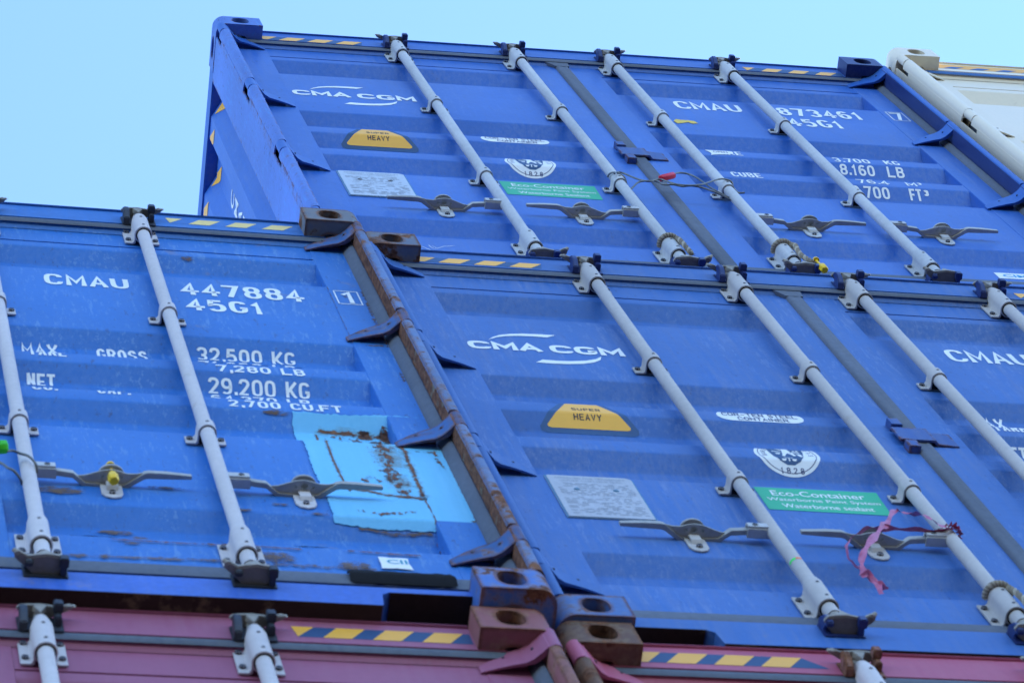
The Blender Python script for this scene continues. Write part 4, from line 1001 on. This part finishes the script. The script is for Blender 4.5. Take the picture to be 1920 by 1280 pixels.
rope(T_, ring(1.4029, .338, sl=-.005), [(1.426, .022, .33), (1.432, .018, .305), (1.425, .016, .26), (1.421, .016, .21), (1.425, .016, .17), (1.436, .014, .125)], 'knotted rope on the third bar of the top blue container, tied to a yellow seal')
rope(M_, ring(1.0581, .338, sl=-.01), [(1.0775, .020, .325), (1.082, .016, .29), (1.084, .014, .24), (1.086, .018, .20)], 'rope wound round the bar end below the pink ribbon')
# pink ribbon
s = thing('ribbon', W2(M_, [(1.0, .015, .70)])[0], 'crumpled pink plastic ribbon tied to a bar and handle of the dusty blue container', 'ribbon')
pm, pn, pp = nmat('pink_plastic_ribbon'); pos = N(pn, 'ShaderNodeNewGeometry').outputs['Position']
pn.links.new(mixc(pn, ramp(pn, noise(pn, pos, 40, 4), .3, .7), (.36, .06, .14), (.54, .14, .26)), pp.inputs['Base Color']); pp.inputs['Roughness'].default_value = .38
bmp = N(pn, 'ShaderNodeBump'); bmp.inputs['Strength'].default_value = .5; bmp.inputs['Distance'].default_value = .003; pn.links.new(noise(pn, pos, 90, 4), bmp.inputs['Height']); pn.links.new(bmp.outputs[0], pp.inputs['Normal'])
def ribbon(pts, w, seed):
    rnd = random.Random(seed); q = smooth(W2(M_, pts), 5); mb = MB().mat(pm); n = 5; vs = []; a = rnd.uniform(0, 1)
    for i, p in enumerate(q):
        d = (q[min(i + 1, len(q) - 1)] - q[max(i - 1, 0)]).normalized(); u = Vector((0, -1, 0)).cross(d).normalized(); v = d.cross(u)
        a += rnd.uniform(-.22, .25); ww = w * (1 + .35 * math.sin(i * .8 + seed))
        for k in range(n):
            t = (k / (n - 1) - .5); vs.append(p + (u * math.cos(a) + v * math.sin(a)) * t * ww + v * (abs(t) * .006 * math.sin(i + k)))
    f = [(i * n + k, i * n + k + 1, (i + 1) * n + k + 1, (i + 1) * n + k) for i in range(len(q) - 1) for k in range(n - 1)]
    mb.add(vs, f); return mb
Y = .012
ra = [(1.080, .022, .700), (1.046, .014, .6827), (1.0287, Y, .7098), (1.0097, Y, .7606), (.9662, Y, .7726), (.9494, Y, .7883), (.9067, .010, .6995), (.8736, .008, .6427), (.8281, .006, .5564), (.7944, .008, .4957), (.7718, .012, .4372), (.7588, .02, .3807)]
rb = [(1.080, .022, .7141), (1.0277, .03, .7016), (.9684, .022, .688), (.9051, .018, .6739), (.8613, .016, .6682), (.8256, .02, .6461), (.788, .028, .601), (.7695, .03, .5418), (.7609, .03, .4734), (.7693, .03, .4302)]
mb = ribbon(ra, .015, 1)
for pts_, w_, sd_ in ((rb, .012, 2), ([(.7700, .024, .436), (.7642, .026, .3803), (.7766, .026, .3622), (.7811, .028, .3281), (.7743, .03, .2792)], .014, 3), ([(.7700, .024, .43), (.7766, .026, .3622), (.7868, .028, .3342), (.7977, .028, .3086)], .012, 5), (ring(1.0581, .705, 190, -20), .016, 7)):
    m2 = ribbon(pts_, w_, sd_); mb.add(m2.v, m2.f)
wpart(mb, 'plastic_strip', s, 0, 60)

# ================================================================ rest of the stack below the frame, and the yard
def clone(o, parent=None, mats=None):
    c = o.copy(); sc.collection.objects.link(c); c.parent = parent
    for ch in list(o.children): clone(ch, c)
    return c
for (src, x, y, z) in ((RL_, -2.474, -.045, -5.834), (RR_, -.006, .006, -5.798), (RR_, -2.476, -.03, -8.70), (RL_, 0.0, .01, -8.70),
                       (RR_, 2.478, .0, .0), (RL_, 2.47, .01, -2.899), (RR_, 2.475, -.01, -5.798), (RL_, 2.48, .0, -8.70)):
    c = clone(src); c.location = (x, y, z + Z0); c.rotation_euler = (0, 0, 0); c.rotation_mode = 'XYZ'
    c['label'] = 'red container in the %s column, %s tier from the ground' % ('left' if x < -1 else ('middle' if x < 1 else 'right'), {1: 'bottom', 2: 'second', 3: 'third', 4: 'fourth'}[round((z + 8.7) / 2.899) + 1]); c['group'] = low_g
gm, gn, gp = nmat('asphalt'); pos = N(gn, 'ShaderNodeNewGeometry').outputs['Position']
gn.links.new(mixc(gn, ramp(gn, noise(gn, pos, .4, 6), .3, .7), (.018, .018, .019), (.030, .030, .029)), gp.inputs['Base Color']); gp.inputs['Roughness'].default_value = .9
g = MB().mat(gm).add([(-400, -400, -.01), (400, -400, -.01), (400, 400, -.01), (-400, 400, -.01)], [(0, 1, 2, 3)]).build('ground', None); g['kind'] = 'structure'
